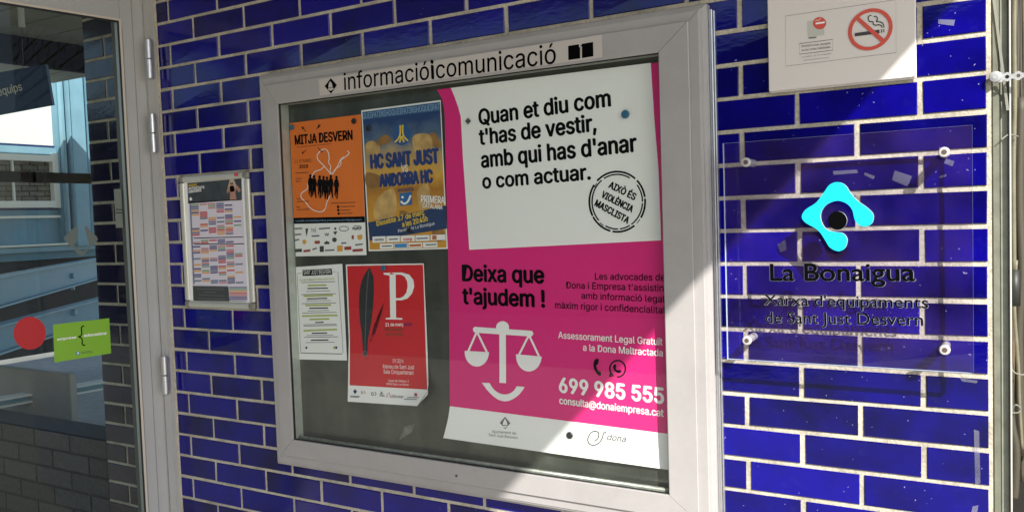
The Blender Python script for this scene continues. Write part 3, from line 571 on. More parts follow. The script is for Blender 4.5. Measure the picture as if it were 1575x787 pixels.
sm_o = smooth_loop([(455, 98), (430, 135), (390, 165), (350, 177), (305, 165), (258, 125), (220, 75)], 3, False); sm_i = smooth_loop([(412, 94), (396, 118), (372, 134), (345, 139), (315, 132), (285, 110), (262, 76)], 3, False)
a4.polys('smile_arc', [[sm_o[i], sm_o[i+1], sm_i[i+1], sm_i[i]] for i in range(len(sm_o)-1)], WHITE, 4)
a3.polys('phone_icon', [smooth_loop([(858, 612), (843, 616), (834, 640), (838, 670), (852, 695), (868, 706), (876, 700), (872, 682), (862, 680), (852, 664), (850, 648), (858, 642), (863, 628), (862, 616)], 2)], INK, 4)
a3.strokes('chat_ring', [arc((967, 667), 43, 45, 128, 455, 30)], 8, INK, 4); a3.polys('chat_tail', [[(925, 686), (919, 713), (948, 706), (938, 702), (930, 705), (932, 695)]], INK, 4)
a3.polys('chat_handset', [smooth_loop([(950, 642), (942, 654), (946, 672), (962, 688), (980, 690), (988, 680), (976, 672), (966, 676), (955, 664), (960, 655), (956, 644)], 2)], INK, 4)
GR2 = M('grey_violet_print', (.16, .13, .15), .6)
a4.polys('crest', [[(347, 262), (376, 297), (348, 330), (318, 295)]], GR2, 2); a4.polys('crest_bell', [[(347, 272), (357, 290), (360, 308), (334, 306), (338, 288)], [(331, 311), (363, 313), (347, 322)]], WHITE, 3)
a4.text('Ajuntament de', (275, 350), (408, 360), 15, GREYP, 0, 2, res=2); a4.text('Sant Just Desvern', (257, 368), (418, 385), 15, GREYP, 0, 2, res=2)
LG = M('light_grey_print', (.09, .09, .09), .6)
a4.strokes('dona_logo', [smooth_loop([(838, 396), (858, 380), (862, 352), (842, 341), (818, 352), (802, 385), (812, 412), (838, 418), (866, 404), (882, 378), (888, 352)], 4, False), [(888, 352), (896, 345), (904, 354)]], 6.5, LG, 2)
a4.text('dona', (908, 388), (1014, 402), 34, LG, .01, 2, slant=.3)
# ---------------------------------------------------------------- magnets
zb = -.0105
for px, py, y, r, mat, lab, sq in [(545, 186.5, -.0115, .0085, MAGBLK, 'round black magnet at the top right corner of the orange race poster', 0), (567, 197.5, -.0105, .0085, MAGBLK, 'round black magnet at the upper left of the hockey poster', 0),
        (450, 196, -.0100, .0085, MAGBLU, 'round blue magnet half hidden at the left edge of the orange race poster', 0), (590.5, 412, -.0100, .0085, MAGBLU, 'round blue magnet at the top of the red poetry poster', 0),
        (630, 354.5, -.0105, .008, MAGBLK, 'round black magnet over the bottom of the hockey poster', 0), (720.5, 186.5, -.0125, .0062, M('magnet_grey', (.07, .07, .065), .4), 'small dark square magnet tilted on the white panel of the magenta poster', 1),
        (962.5, 176, -.0115, .0105, MAGBLU, 'round blue magnet to the right of the first line of the magenta poster', 0), (877, 668.5, -.0125, .0095, MAGBLK, 'round black magnet on the white foot of the magenta poster', 0)]:
    magnet(px, py, y, r, mat, lab, sq)
tp = Art(None, YP(-.0068)); o = tp.rect('tape_scrap', (622, 655), (638, 651), (634, 664), (614, 676), M('clear_tape', (.17, .175, .155), .35, noise=.4, nscale=60), 1); tag(o, 'torn scrap of tape on the bare grey backboard below the red poster', 'tape')
# ================================================================ SNAP FRAME with timetable
zsn = Zm(240, 240, 3.027); SNAPY = -.012
sn = empty('timetable_frame', at(333, 470, 0), 'small silver snap frame holding the coloured activity timetable, left of the noticeboard', 'picture frame')
SNAP = M('satin_silver', (.56, .56, .50), .33, metal=.35, noise=.05, nscale=20)
cTL, cTR, cBR, cBL = [at(*zsn(*p), -.012) for p in ((108, 95), (428, 66), (458, 715), (130, 705))]
fx0 = (cTL.x+cBL.x)/2; fx1 = (cTR.x+cBR.x)/2; fz1 = (cTL.z+cTR.z)/2; fz0 = (cBR.z+cBL.z)/2
print('snap', fx0, fx1, fz0, fz1)
def half(a, b, r, name, mat, lenpad=0):
    a = Vector(a); b = Vector(b); d = (b-a).normalized(); out = Vector((0, -1, 0)); sd = d.cross(out); n = 9; v = []; f = []
    for p in (a, b):
        for k in range(n):
            an = math.pi*k/(n-1); v.append(p+sd*math.cos(an)*r+out*math.sin(an)*r*.85)
    for k in range(n-1): f.append([k, k+1, n+k+1, n+k])
    f += [[k for k in range(n)][::-1], [n+k for k in range(n)], [0, n, 2*n-1, n-1]]
    return meshobj(name, v, f, mat, sn, smooth=False)
R = .0125; 
for nm, p, q in (('frame_rail', (fx0+R+.012, -.0045, fz1-R), (fx1-R-.014, -.0045, fz1-R)), ('frame_rail', (fx0+R+.012, -.0045, fz0+R), (fx1-R-.014, -.0045, fz0+R)), ('frame_rail', (fx0+R, -.0045, fz0+2*R+.002), (fx0+R, -.0045, fz1-2*R-.002)), ('frame_rail', (fx1-R, -.0045, fz0+2*R+.002), (fx1-R, -.0045, fz1-2*R-.002))): half(p, q, R, nm, SNAP)
for cx, cz in ((fx0+R, fz1-R), (fx1-R, fz1-R), (fx0+R, fz0+R), (fx1-R, fz0+R)):
    b = B(); bm = bmesh.new(); bmesh.ops.create_uvsphere(bm, u_segments=20, v_segments=12, radius=1)
    for v in bm.verts: v.co = Vector((cx+max(-1, min(1, v.co.x*1.25))*(R+.0006), -.0045-max(0, v.co.y)*R*.9, cz+max(-1, min(1, v.co.z*1.2))*(R+.0006)))
    b.add(bm); b.build('corner_cap', M('corner_cap_grey', (.24, .23, .19), .35, metal=.2), sn, True)
B().box(fx0+.02, fx1-.02, -.0068, -.0045, fz0+.02, fz1-.02).build('backing_sheet', WHITE, sn)
a = Art(sn, YP(-.0072), zsn)
a.rect('paper', (146, 128), (398, 104), (428, 676), (174, 674), M('timetable_paper', (.66, .62, .68), .5), 0)
a.rect('dark_header', (146, 126), (398, 105), (400, 202), (150, 222), M('header_print', (.045, .055, .06), .4, noise=.3, nscale=30), 1)
a.text('HORARI', (152, 142), (190, 138), 9, YELL, .03, 2, res=1); a.text('ACTIVITATS', (152, 157), (226, 150), 11, WHITE, .04, 2, res=2); a.text('DIRIGIDES', (153, 172), (212, 164), 11, WHITE, .04, 2, res=2)
SKIN = M('skin_print', (.42, .22, .15), .5)
a.polys('photo_figure', [a.circ((352, 116), 8, 10, 12), [(338, 132), (368, 128), (384, 142), (396, 160), (386, 170), (374, 152), (370, 172), (376, 202), (344, 204), (346, 180), (342, 160), (334, 176), (330, 160)]], SKIN, 2)
a.polys('photo_top', [[(344, 140), (366, 138), (366, 165), (346, 167)]], INK, 3); a.polys('photo_hair', [[(344, 112), (350, 106), (362, 108), (370, 122), (374, 145), (366, 150), (360, 122), (346, 124), (344, 150), (338, 140)]], M('blond_print', (.5, .4, .28), .5), 4)
a.polys('logo', [[(156, 198), (162, 190), (170, 200), (164, 208), (158, 206)]], WHITE, 2)
a.strokes('grid_line', [[(152, 216), (398, 203)], [(176, 382), (406, 376)], [(178, 410), (410, 408)]], 4, INK, 1)
CC = {'b': M('slate_bar', (.16, .19, .28), .5), 'v': M('violet_bar', (.12, .10, .24), .5), 'r': M('red_bar', (.55, .09, .09), .5), 'o': M('orange_bar', (.68, .36, .10), .5), 'g': M('green_bar', (.22, .38, .20), .5), 'k': M('pink_bar', (.55, .24, .24), .5)}
bars = {k: [] for k in CC}; rr = random.Random(3)
y = 224; row = 0
while y < 595:
    if not (372 < y < 390 or 404 < y < 414):
        k = (y-224)/370; xl = 163+14*k; wc = 39
        for c in range(6):
            if rr.random() < (.62 if c < 5 else .2):
                col = rr.choice('bbvvrroogk'); x = xl+c*wc; yy = y-(c*1.9)*(1-k*.9)
                bars[col].append([(x+1, yy), (x+wc-3, yy-1.6), (x+wc-3, yy+5.4), (x+1, yy+7)])
    y += 9.3; row += 1
for k, l in bars.items(): a.polys('timetable_bar', l, CC[k], 2)
a.strokes('hour_column', [[(160, 224), (177, 596)]], 7, CC['b'], 1)
a.polys('footer', [[(172, 606), (338, 608), (342, 676), (174, 672)]], DKG, 1); a.strokes('footer_text', [[(190, 618), (318, 620)], [(225, 632), (280, 634)], [(200, 646), (320, 650)], [(195, 662), (325, 666)]], 2.5, GREYP, 2)
for i, k in enumerate('bgorkvv'): a.strokes('legend_bar', [[(342, 611+i*9), (424, 611+i*9)]], 6, CC[k], 2)
a.strokes('row_shade', [[(170, 604), (336, 606)], [(340, 672), (420, 676)]], 2, INK, 2)
b = Art(sn, YP(-.0170), Zm(260, 250, 9.84)); b.rect('red_tab', (986, 160), (1038, 156), (1044, 203), (990, 207), RED, 1)
b.strokes('tab_mark', [[(1000, 182), (1030, 180)]], 8, M('tab_pink', (.6, .3, .3), .5), 2)
# ================================================================ NO SMOKING SIGN
ns = empty('no_smoking_sign', at(1295, 130, 0), 'white plate with the red no smoking symbol mounted high on the blue tiles', 'sign')
PL = M('sign_plate', (.70, .655, .60), .4, noise=.02, nscale=3)
c = YP(-.016); bl, br = c.un(1182.5, 142), c.un(1409, 117.5); tl, tr = c.un(1180.5, -3), c.un(1407, -3)
sx0, sx1, sz0 = (bl.x+tl.x)/2, (br.x+tr.x)/2, (bl.z+br.z)/2
B().box(sx0, sx1, -.016, -.0115, sz0, sz0+.235, .0012).build('plate', PL, ns)
B().box(sx0+.001, sx1+.001, -.0100, -.0055, sz0-.003, sz0+.233, .001).build('back_plate', PL, ns)
a = Art(ns, YP(-.0162), Zm(1200, 0, 5.62))
SRED = M('sign_red', (.62, .085, .055), .45); SBLK = M('sign_brown_black', (.05, .042, .045), .5)
a.strokes('border_line', [[(45, 142), (1000, 0), (1002, 457), (48, 574)]], 3, GREYP, 1, True)
a.polys('pale_icon', [[(236, 186), (380, 165), (381, 302), (240, 325)]], M('icon_grey', (.50, .50, .43), .5), 1)
a.polys('small_prohibition', [a.circ((341, 203), 57, 53, 30)], SRED, 2); a.polys('small_bar', [[(306, 200), (386, 188), (386, 204), (308, 214)]], WHITE, 3); a.strokes('small_smoke', [smooth_loop([(305, 185), (318, 176), (330, 182), (340, 172), (352, 160)], 3, False)], 4, WHITE, 3)
a.strokes('caption_line', [[(246, 332), (314, 324)]], 12, GREYP, 1)
a.strokes('text_box', [[(166, 380), (454, 343), (454, 436), (167, 471)]], 4, SBLK, 1, True)
a.text('Prohibit fumar, excepte', (186, 412), (434, 384), 19, SBLK, 0, 1, res=2); a.text('en les zones habilitades', (186, 446), (436, 416), 19, SBLK, 0, 1, res=2)
a.text('Llei 28/2005, de 26 de desembre', (186, 502), (440, 470), 12, GREYP, -.004, 1, res=1); a.strokes('small_print', [[(200, 524), (424, 499)]], 7, M('faint_print', (.45, .43, .40), .5), 1)
def ell(rx, ry, n=48):
    c0 = (780, 257); sh = -.14; return [(c0[0]+rx*math.cos(2*math.pi*k/n), c0[1]+ry*math.sin(2*math.pi*k/n)+rx*math.cos(2*math.pi*k/n)*sh) for k in range(n)]
O, I = ell(193, 180), ell(160, 149)
a.polys('prohibition_ring', [[O[i], O[(i+1) % 48], I[(i+1) % 48], I[i]] for i in range(48)], SRED, 3)
a.polys('cigarette', [[(643, 289), (858, 259), (858, 290), (645, 318)], [(872, 257), (881, 256), (881, 286), (873, 287)], [(892, 255), (901, 254), (901, 282), (893, 284)]], SBLK, 2)
a.strokes('smoke_wisp', [smooth_loop([(790, 134), (765, 145), (762, 172), (778, 190), (802, 190), (806, 212), (824, 221), (856, 217), (878, 228), (880, 243)], 4, False), smooth_loop([(808, 146), (832, 148), (842, 168), (832, 188), (862, 192), (888, 204), (899, 240)], 4, False)], 9, SBLK, 2)
a.polys('prohibition_bar', [[(655, 172), (685, 152), (905, 345), (872, 368)]], SRED, 4)
# ================================================================ ACRYLIC PLAQUE
YPL = -.066; TH = .010
pq = empty('acrylic_plaque', at(1305, 380, 0), 'clear acrylic plaque with turquoise logo and black lettering on four standoffs', 'plaque')
pf = YP(YPL); q = [pf.un(*p) for p in ((1113, 218), (1497, 195), (1496, 574), (1117, 552))]
px0, px1 = (q[0].x+q[3].x)/2, (q[1].x+q[2].x)/2; pz1, pz0 = (q[0].z+q[1].z)/2, (q[2].z+q[3].z)/2
print('plaque', px0, px1, pz0, pz1)
b = B(); y0, y1 = YPL, YPL+TH
b.quad((px0, y0, pz0), (px1, y0, pz0), (px1, y0, pz1), (px0, y0, pz1), 0); b.quad((px1, y1, pz0), (px0, y1, pz0), (px0, y1, pz1), (px1, y1, pz1), 2)
b.quad((px0, y0, pz0), (px0, y1, pz0), (px1, y1, pz0), (px1, y0, pz0), 1); b.quad((px0, y0, pz1), (px1, y0, pz1), (px1, y1, pz1), (px0, y1, pz1), 1)
b.quad((px0, y0, pz0), (px0, y0, pz1), (px0, y1, pz1), (px0, y1, pz0), 1); b.quad((px1, y0, pz0), (px1, y1, pz0), (px1, y1, pz1), (px1, y0, pz1), 1)
ACB = thin_glass('acrylic_back', (.97, .97, .98), boost=.5)
b.build('clear_sheet', [ACRYL, ACEDGE, ACB], pq)
CAPM = M('standoff_white', (.62, .60, .56), .3, metal=.3); CAPD = M('screw_recess', (.16, .11, .10), .4, metal=.5)
for px, py in ((1147, 249.5), (1452, 234), (1148.5, 523.5), (1453, 538)):
    p = at(px, py, YPL-.006)
    sb = B().tube([(p.x, YPL+TH+.0005, p.z), (p.x, -.002, p.z)], .0085, 20).build('spacer', CAPM, pq)
    cp = B().tube([(p.x, YPL-.0005, p.z), (p.x, YPL-.004, p.z), (p.x, YPL-.0065, p.z), (p.x, YPL-.0068, p.z)], [.0105, .0105, .0088, .006], 24).build('standoff_cap', CAPM, pq)
    rc = B().tube([(p.x, YPL-.0066, p.z), (p.x, YPL-.0072, p.z)], .0052, 16); 
    rc.build('screw', CAPD, pq)
a = Art(pq, YP(YPL-.0004), Zm(1080, 240, 3.1475))
LEDGE = M('letter_outline', (.20, .21, .26), .5)  # flat grey outline laid behind each line of lettering
a.text('La Bonaigua', (327.5, 603), (1036, 604), 82, LEDGE, .030, 1, res=3, font='b', name='letter_outline')
a.text("Xarxa d'equipaments", (299.5, 720), (1098, 736), 52, LEDGE, .030, 1, res=2, font='b', name='letter_outline')
a.text('de Sant Just Desvern', (305.5, 806), (1073, 820), 54, LEDGE, .030, 1, res=2, font='b', name='letter_outline')
a.text('La Bonaigua', (330, 602), (1033, 603), 82, INK, .018, 3, res=4, font='b')
a.text("Xarxa d'equipaments", (302, 719), (1095, 735), 52, INK, .004, 3, res=4, font='b')
a.text('de Sant Just Desvern', (308, 805), (1070, 819), 54, INK, .004, 3, res=4, font='b')
lg = smooth_loop([(655, 460), (618, 442), (596, 408), (560, 358), (500, 322), (482, 292), (502, 258), (552, 225), (592, 172), (618, 138), (655, 126), (692, 140), (718, 178), (752, 216), (802, 252), (829, 285), (822, 325), (790, 341), (757, 332), (738, 306), (727, 262), (700, 230), (655, 216), (608, 231), (580, 262), (573, 298), (586, 336), (612, 360), (648, 368), (682, 374), (702, 400), (697, 435), (682, 453)], 3)
def prism(name, pts, T, yf, yb, mats, parent):
    pl = YP(yf); P3 = [pl.un(*T(*p)) for p in pts]; n = len(P3); v = P3+[Vector((p.x, yb, p.z)) for p in P3]
    f = [list(range(n)), list(range(2*n-1, n-1, -1))]+[[i, (i+1) % n, n+(i+1) % n, n+i] for i in range(n)]
    return meshobj(name, v, f, mats, parent, idx=[0, 1]+[1]*n)
prism('logo_shape', lg, a.T, YPL-.0070, YPL-.0003, [CYAN, LGREY], pq)
prism('logo_disc', [(655+46*math.cos(k*math.pi/16), 312+45*math.sin(k*math.pi/16)) for k in range(32)], a.T, YPL-.0052, YPL-.0003, [INK, LGREY], pq)
# ================================================================ DOOR LEAF (left, opened towards us)
TD = math.radians(80); P0 = Vector((-.118, -.012, 0)); DL = Vector((-math.cos(TD), -math.sin(TD), 0)); DN = Vector((math.sin(TD), -math.cos(TD), 0))
DP = Plane(P0, DN)
dr = empty('glazed_door', (-.12, -.02, 0), 'glazed aluminium door leaf standing open, with stickers on its glass', 'door')
def dpt(s, z, n=0): return P0+DL*s+Vector((0, 0, z))+DN*n
def dcoord(px, py): p = DP.un(px, py); return (p-P0).dot(DL), p.z
s_gl, z_t = dcoord(186, 34); s2, _ = dcoord(222, 787); s_gl = (s_gl+s2)/2; z_t2 = dcoord(0, 2.5)[1]; zt = (z_t+z_t2)/2
print('door', s_gl, s2, z_t, z_t2)
def dbar(b, sa, sb, za_, zb_, na, nb_): b.bar(dpt((sa+sb)/2, za_, (na+nb_)/2), dpt((sa+sb)/2, zb_, (na+nb_)/2), DL*(abs(sb-sa)/2), DN*(abs(nb_-na)/2))
W = .86
b = B(); dbar(b, .004, s_gl-.004, .02, zt+.10, -.045, 0); b.build('hinge_stile', DOORALU, dr)
b = B(); dbar(b, W-.09, W, .02, zt+.10, -.045, 0); b.build('lock_stile', DOORALU, dr)
b = B(); b.bar(dpt(s_gl-.003, zt+.052, -.0225), dpt(W-.091, zt+.052, -.0225), Vector((0, 0, .048)), DN*.0224); b.build('top_rail', DOORALU, dr)
b = B(); b.bar(dpt(s_gl-.003, .12, -.0225), dpt(W-.091, .12, -.0225), Vector((0, 0, .10)), DN*.0224); b.build('bottom_rail', DOORALU, dr)
b = B(); b.bar(dpt(s_gl-.0035, .22, .0005), dpt(s_gl-.0035, zt+.004, .0005), DL*.0035, DN*.0012); b.bar(dpt(s_gl-.007, zt+.004, .0007), dpt(W-.09, zt+.004, .0007), Vector((0, 0, .0035)), DN*.0012); b.build('glazing_bead', M('bead_cream', (.62, .55, .45), .5), dr)
b = B(); b.bar(dpt(s_gl+.0025, .22, -.003), dpt(s_gl+.0025, zt, -.003), DL*.0025, DN*.002); b.bar(dpt(s_gl, zt-.003, -.003), dpt(W-.09, zt-.003, -.003), Vector((0, 0, .003)), DN*.002); b.build('gasket', BLACK, dr)
b = B(); b.quad(dpt(s_gl-.003, .21, -.012), dpt(W-.09, .21, -.012), dpt(W-.09, zt+.01, -.012), dpt(s_gl-.003, zt+.01, -.012)); b.build('glass_pane', DGLASS, dr)
b = B(); b.bar(dpt(.045, .02, .0006), dpt(.045, 2.36, .0006), DL*.0012, DN*.0009); b.bar(dpt(.082, .02, .0006), dpt(.082, zt-.02, .0006), DL*.001, DN*.0008); b.build('stile_groove', M('groove_grey', (.28, .27, .26), .4), dr)
for (xt, yt, xb, yb2) in ((229.5, 66, 229.5, 125), (234.5, 178, 236, 237), (253, 544, 254.5, 602)):
    t = DP.un(xt, yt); u = DP.un(xb, yb2); c0 = (t+u)/2; hgt = (t.z-u.z)/2; hc = at((xt+xb)/2, (yt+yb2)/2, -.036); hp_ = Vector((hc.x, hc.y, 0))
    b = B(); 
    for za_, zb_ in ((c0.z+.001, c0.z+hgt), (c0.z-hgt, c0.z-.001)): b.tube([hp_+Vector((0, 0, za_)), hp_+Vector((0, 0, za_+.002)), hp_+Vector((0, 0, zb_-.002)), hp_+Vector((0, 0, zb_))], [.0105, .0120, .0120, .0105], 16)
    b.bar(hp_+Vector((.0, .013, c0.z-hgt*.95)), hp_+Vector((.0, .013, c0.z+hgt*.95)), (.003, 0, 0), (0, .006, 0)); b.build('hinge', SILVER, dr)
# jamb next to the tiles
jb = empty('door_jamb', (-.1, 0, 0), 'pale grey aluminium door jamb against the left end of the blue tiles', 'door frame')
b = B(); b.box(-.112, -.0755, -.020, .06, 0, 2.95, .002); b.build('jamb_post', DOORALU, jb)
b = B(); b.box(-.0752, -.063, -.004, .0, 0, 2.95, .0008); b.build('sealant_strip', M('sealant', (.52, .47, .38), .8, noise=.2, nscale=90), jb)
# stickers on the glass
DGP = Plane(P0+DN*-.011, DN)
st = empty('green_sticker', DGP.un(125, 520), 'lime green rectangular sticker with white lettering and a black brace on the door glass', 'sticker')
a = Art(st, DGP, Zm(0, 380, 4.371)); LIME = M('lime_vinyl', (.20, .42, .02), .45)
a.rect('vinyl', (356, 520), (734, 476), (747, 712), (366, 774), LIME, 1)
a.text('empresa', (383, 627), (513, 611), 17, WHITE, .03, 2, res=2, slant=.35); a.text('educadora', (562, 602), (716, 585), 19, WHITE, .03, 2, res=2, slant=.35)
a.strokes('brace', [smooth_loop([(566, 530), (550, 533), (547, 550), (549, 580), (542, 595), (528, 600), (544, 608), (552, 622), (552, 645), (557, 656), (573, 657)], 3, False)], 8, INK, 2)
a.polys('round_logo', [a.circ((524, 712), 14, 13, 20)], M('sticker_blue', (.04, .25, .35), .5), 2); a.polys('round_logo_mark', [[(520, 718), (519, 706), (525, 703), (529, 707), (530, 717)]], WHITE, 3); a.strokes('small_print', [[(546, 704), (612, 696)], [(546, 713), (624, 704)]], 3, DKG, 2)
o = Art(None, DGP, a.T).polys('red_disc_sticker', [a.circ((200, 577), 109, 110, 48)], M('red_vinyl', (.45, .008, .012), .45), 1); tag(o, 'round red sticker on the door glass left of the green one', 'sticker')
FRO = M('frosted_vinyl', (.12, .145, .13), .6)
o = Art(None, DGP, Zm(0, 220, 4.371)).polys('frosted_logo', [[(510, 558), (524, 575), (524, 640), (496, 688), (545, 724), (575, 718), (604, 690), (585, 640), (568, 560), (582, 560), (620, 600), (652, 630), (658, 650), (640, 672), (600, 705), (565, 750), (545, 762), (530, 752), (490, 705), (440, 660), (428, 640), (445, 615)][:22]], FRO, 1); tag(o, 'grey frosted diamond logo sticker above the red and green stickers', 'sticker')
# ================================================================ what shows through the door glass
pier = empty('tiled_pier', (-.4, 0, 0), 'dark blue tiled pier seen through the door glass', 'pier')
pL = (at(131, 62, 0).x+at(169, 787, 0).x)/2; pR = (at(175, 62, 0).x+at(213, 787, 0).x)/2; print('pier', pL, pR)
B().box(pL-.002, pR+.006, .0, .20, 0, 3.0).build('mortar', GROUT, pier)
_c, brick_cache = brick_cache, {}
_g, GLAZE = GLAZE, M('shaded_glaze', (.006, .006, .030), .12, noise=.3, nscale=12, bump=.15, bscale=40, rnd=.3)  # darker copy of the wall glaze, dimness behind the glass painted in
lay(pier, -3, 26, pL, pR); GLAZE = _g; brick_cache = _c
b = B(); b.box(pR+.007, pR+.06, -.01, .06, 0, 2.95, .001); tag(b.build('inner_jamb', M('olive_grey_metal', (.13, .13, .11), .5)), 'narrow olive grey inner jamb beside the tiled pier', 'door frame')
pl = YP(-.012); p1, p2 = pl.un(175.5, 291), pl.un(190, 350); b = B(); b.box(p1.x, p2.x, -.014, -.0115, p2.z, p1.z, .0005); o = b.build('white_notice', M('notice_grey', (.42, .40, .35), .6)); tag(o, 'small pale notice on the inner jamb beyond the door glass', 'notice')
Art(o, YP(-.0145)).strokes('text_line', [[(178, 322), (189, 322.5)], [(178, 327), (189, 327.5)]], 1.2, INK, 1)
# grey brick dado
GB = M('grey_brick', (.085, .085, .075), .85, noise=.2, nscale=60, rnd=.15, bump=.3); GM = M('grey_mortar', (.05, .05, .045), .9)
gd = empty('grey_brick_wall', (-1, .0, 0), 'low dark grey brick wall below the opening, seen through the door glass', 'wall')
gz = at(0, 650, 0).z; B().box(-2.2, pL-.004, .004, .16, 0, gz).build('mortar', GM, gd)
def dark_brick(x0, x1, y, z0, z1, par, mat, name='brick'):
    b = B(); b.box(x0, x1, y-.004, y+.01, z0, z1, .0012); return b.build(name, mat, par)
r = 0; z = gz
while z > .3:
    off = (r % 2)*.125; x = pL-.008
    xe2 = x-(.25 if not off else .125)
    while x > -1.7:
        dark_brick(max(xe2+.01, -1.7), x, .004, z-.068, z, gd, GB); x = xe2; xe2 -= .25
    z -= .0776; r += 1
# interior ceiling boards, dark beam, hanging sign
CEI = M('ceiling_board', (.20, .20, .15), .7, noise=.12, nscale=8)
ce = empty('boarded_ceiling', (-2, 1.0, 2.75), 'olive grey boarded ceiling seen through the door glass', 'ceiling')
cB0, cB1 = atz(-4, 95, 2.62), atz(140, 113, 2.62)
print('beam', cB0, cB1)
for k in range(9):
    yk = .02+k*.26; B().box(-4.6, -.10, yk, yk+.25, 2.80, 2.83, .002).build('board', CEI, ce)
bd = B(); dd = (cB1-cB0).normalized(); bd.bar(cB0-dd*.5+Vector((0, 0, .09)), cB1+dd*2+Vector((0, 0, .09)), dd.cross(Vector((0, 0, 1)))*.04, Vector((0, 0, .09))); tag(bd.build('dark_beam', M('beam_black', (.006, .006, .005), .9, spec=.03)), 'black beam at the edge of the ceiling seen through the glass', 'beam')
hs = empty('hanging_sign', (-1.5, .35, 1.9), 'navy hanging sign ending in the word equips, behind the door glass', 'sign')
SP = Plane((-1.2, .35, 0), (.55, -1, 0)); qd = [SP.un(*p) for p in ((-60, 122), (70, 99), (80.5, 161), (-60, 187))]
v = qd+[p-SP.n*.02 for p in qd]; meshobj('sign_board', v, [[0, 3, 2, 1], [4, 5, 6, 7], [0, 1, 5, 4], [1, 2, 6, 5], [2, 3, 7, 6], [3, 0, 4, 7]], M('sign_navy', (.008, .03, .075), .4), hs)
a = Art(hs, SP); a.text('equips', (-2, 148), (35, 139), 13, M('sign_pale', (.5, .5, .4), .5), .01, 2)
tpn = SP.un(36, 104); tp2 = SP.un(33, 32); b = B(); b.tube([tpn, tp2], .0015, 6); b.build('hanging_wire', BLACK, hs)
b = B(); b.tube([tp2+Vector((0, 0, -.03)), tp2+Vector((0, 0, .06))], .014, 10); b.build('wire_hook', M('hook_grey', (.4, .4, .38), .5), hs)
# sunlit steel and render building beyond
XB = -5.2; bp_ = XP(XB)
bl_ = empty('sunlit_building', (XB, 3, 0), 'sunlit white rendered building with blue steelwork seen through the door glass', 'building')
a = Art(bl_, bp_); 
SBLU = M('steel_blue_paint', (.15, .30, .39), .5, noise=.12, nscale=6, grime=.3, gscale=3); SBL2 = M('steel_blue_light', (.22, .38, .46), .5, noise=.08, nscale=8); WREN = M('white_render', (.80, .79, .70), .8)
def facade(name, x0p, x1p, y0p, y1p, mat, d0, d1):
    """box on the x=XB facade covering a measured rectangle, from depth d0 to d1 in front of it"""
    p = XP(XB+d1); ym = (y0p+y1p)/2; xm = (x0p+x1p)/2; b = B(); b.box(XB+d0, XB+d1, p.un(x0p, ym).y, p.un(x1p, ym).y, p.un(xm, y1p).z, p.un(xm, y0p).z, .004 if d1-d0 > .02 else 0); return b.build(name, mat, bl_)
facade('render_wall', -60, 100, 60, 240, WREN, -.2, 0)
facade('lower_wall', -60, 160, 318, 400, SBLU, -.2, .02)
facade('string_course', -60, 98, 224, 236, SBL2, 0, .04); facade('dark_line', -60, 92, 220.5, 223.5, NAVY, 0, .02)  # thin navy line along the top of the string course
facade('sill', -60, 98, 320, 323.5, NAVY, .0, .03); facade('ledge', -60, 98, 332, 336, WREN, .0, .06)
fx = 'window_frame'
wf = facade(fx, -60, 82, 236, 246, WREN, .0, .07); facade(fx, -60, 96, 309, 319.5, WREN, .0, .07); facade(fx, 83, 96, 236, 319.5, WREN, .0, .071)
facade('brick_infill_back', -60, 84, 245, 310, GM, -.1, -.02)
r = 0
for yy in range(246, 310, 8):
    x = -50-(r % 2)*12
    while x < 82:
        facade('brick', x, min(x+22.5, 82), yy+.8, yy+7.2, M('taupe_brick', (.16, .145, .115), .8, noise=.2, nscale=30, rnd=.15), -.02, -.005) if x > -28 else None
        x += 24
    r += 1
facade('steel_column', 92, 112, 100, 378, SBLU, .0, .10); facade('steel_column', 112, 134, 100, 378, SBL2, .02, .18); facade('steel_column', 134, 160, 100, 378, SBLU, .02, .14); facade('window_mullion', 20, 23, 246, 310, WREN, .0, .03); facade('down_pipe', 99, 103, 100, 378, SBL2, .1, .16)
facade('column_rib', 111, 112.5, 100, 378, SBL2, .1, .20)
facade('bottom_plate', -60, 160, 376, 379, WREN, 0, .16); facade('bottom_plate', -60, 160, 380, 388, SBL2, 0, .13)
facade('recess_shade', -60, 170, 388.5, 545, M('recess_shade', (.025, .027, .025), .6), -.2, -.05)  # dark sheet painted as the shade of the recess behind the beams
# dark rail in front
b = B(); A = XP(-2.6).un(-40, 262); C_ = XP(-2.6).un(-40, 279); D_ = XP(-2.6).un(170, 266); b.bar((-2.6, A.y, (A.z+C_.z)/2), (-2.6, D_.y+.2, (A.z+C_.z)/2), (.02, 0, 0), (0, 0, (A.z-C_.z)/2)); tag(b.build('dark_rail', M('rail_black', (.004, .004, .004), .9, spec=.02)), 'black horizontal rail crossing in front of the sunlit window', 'rail')
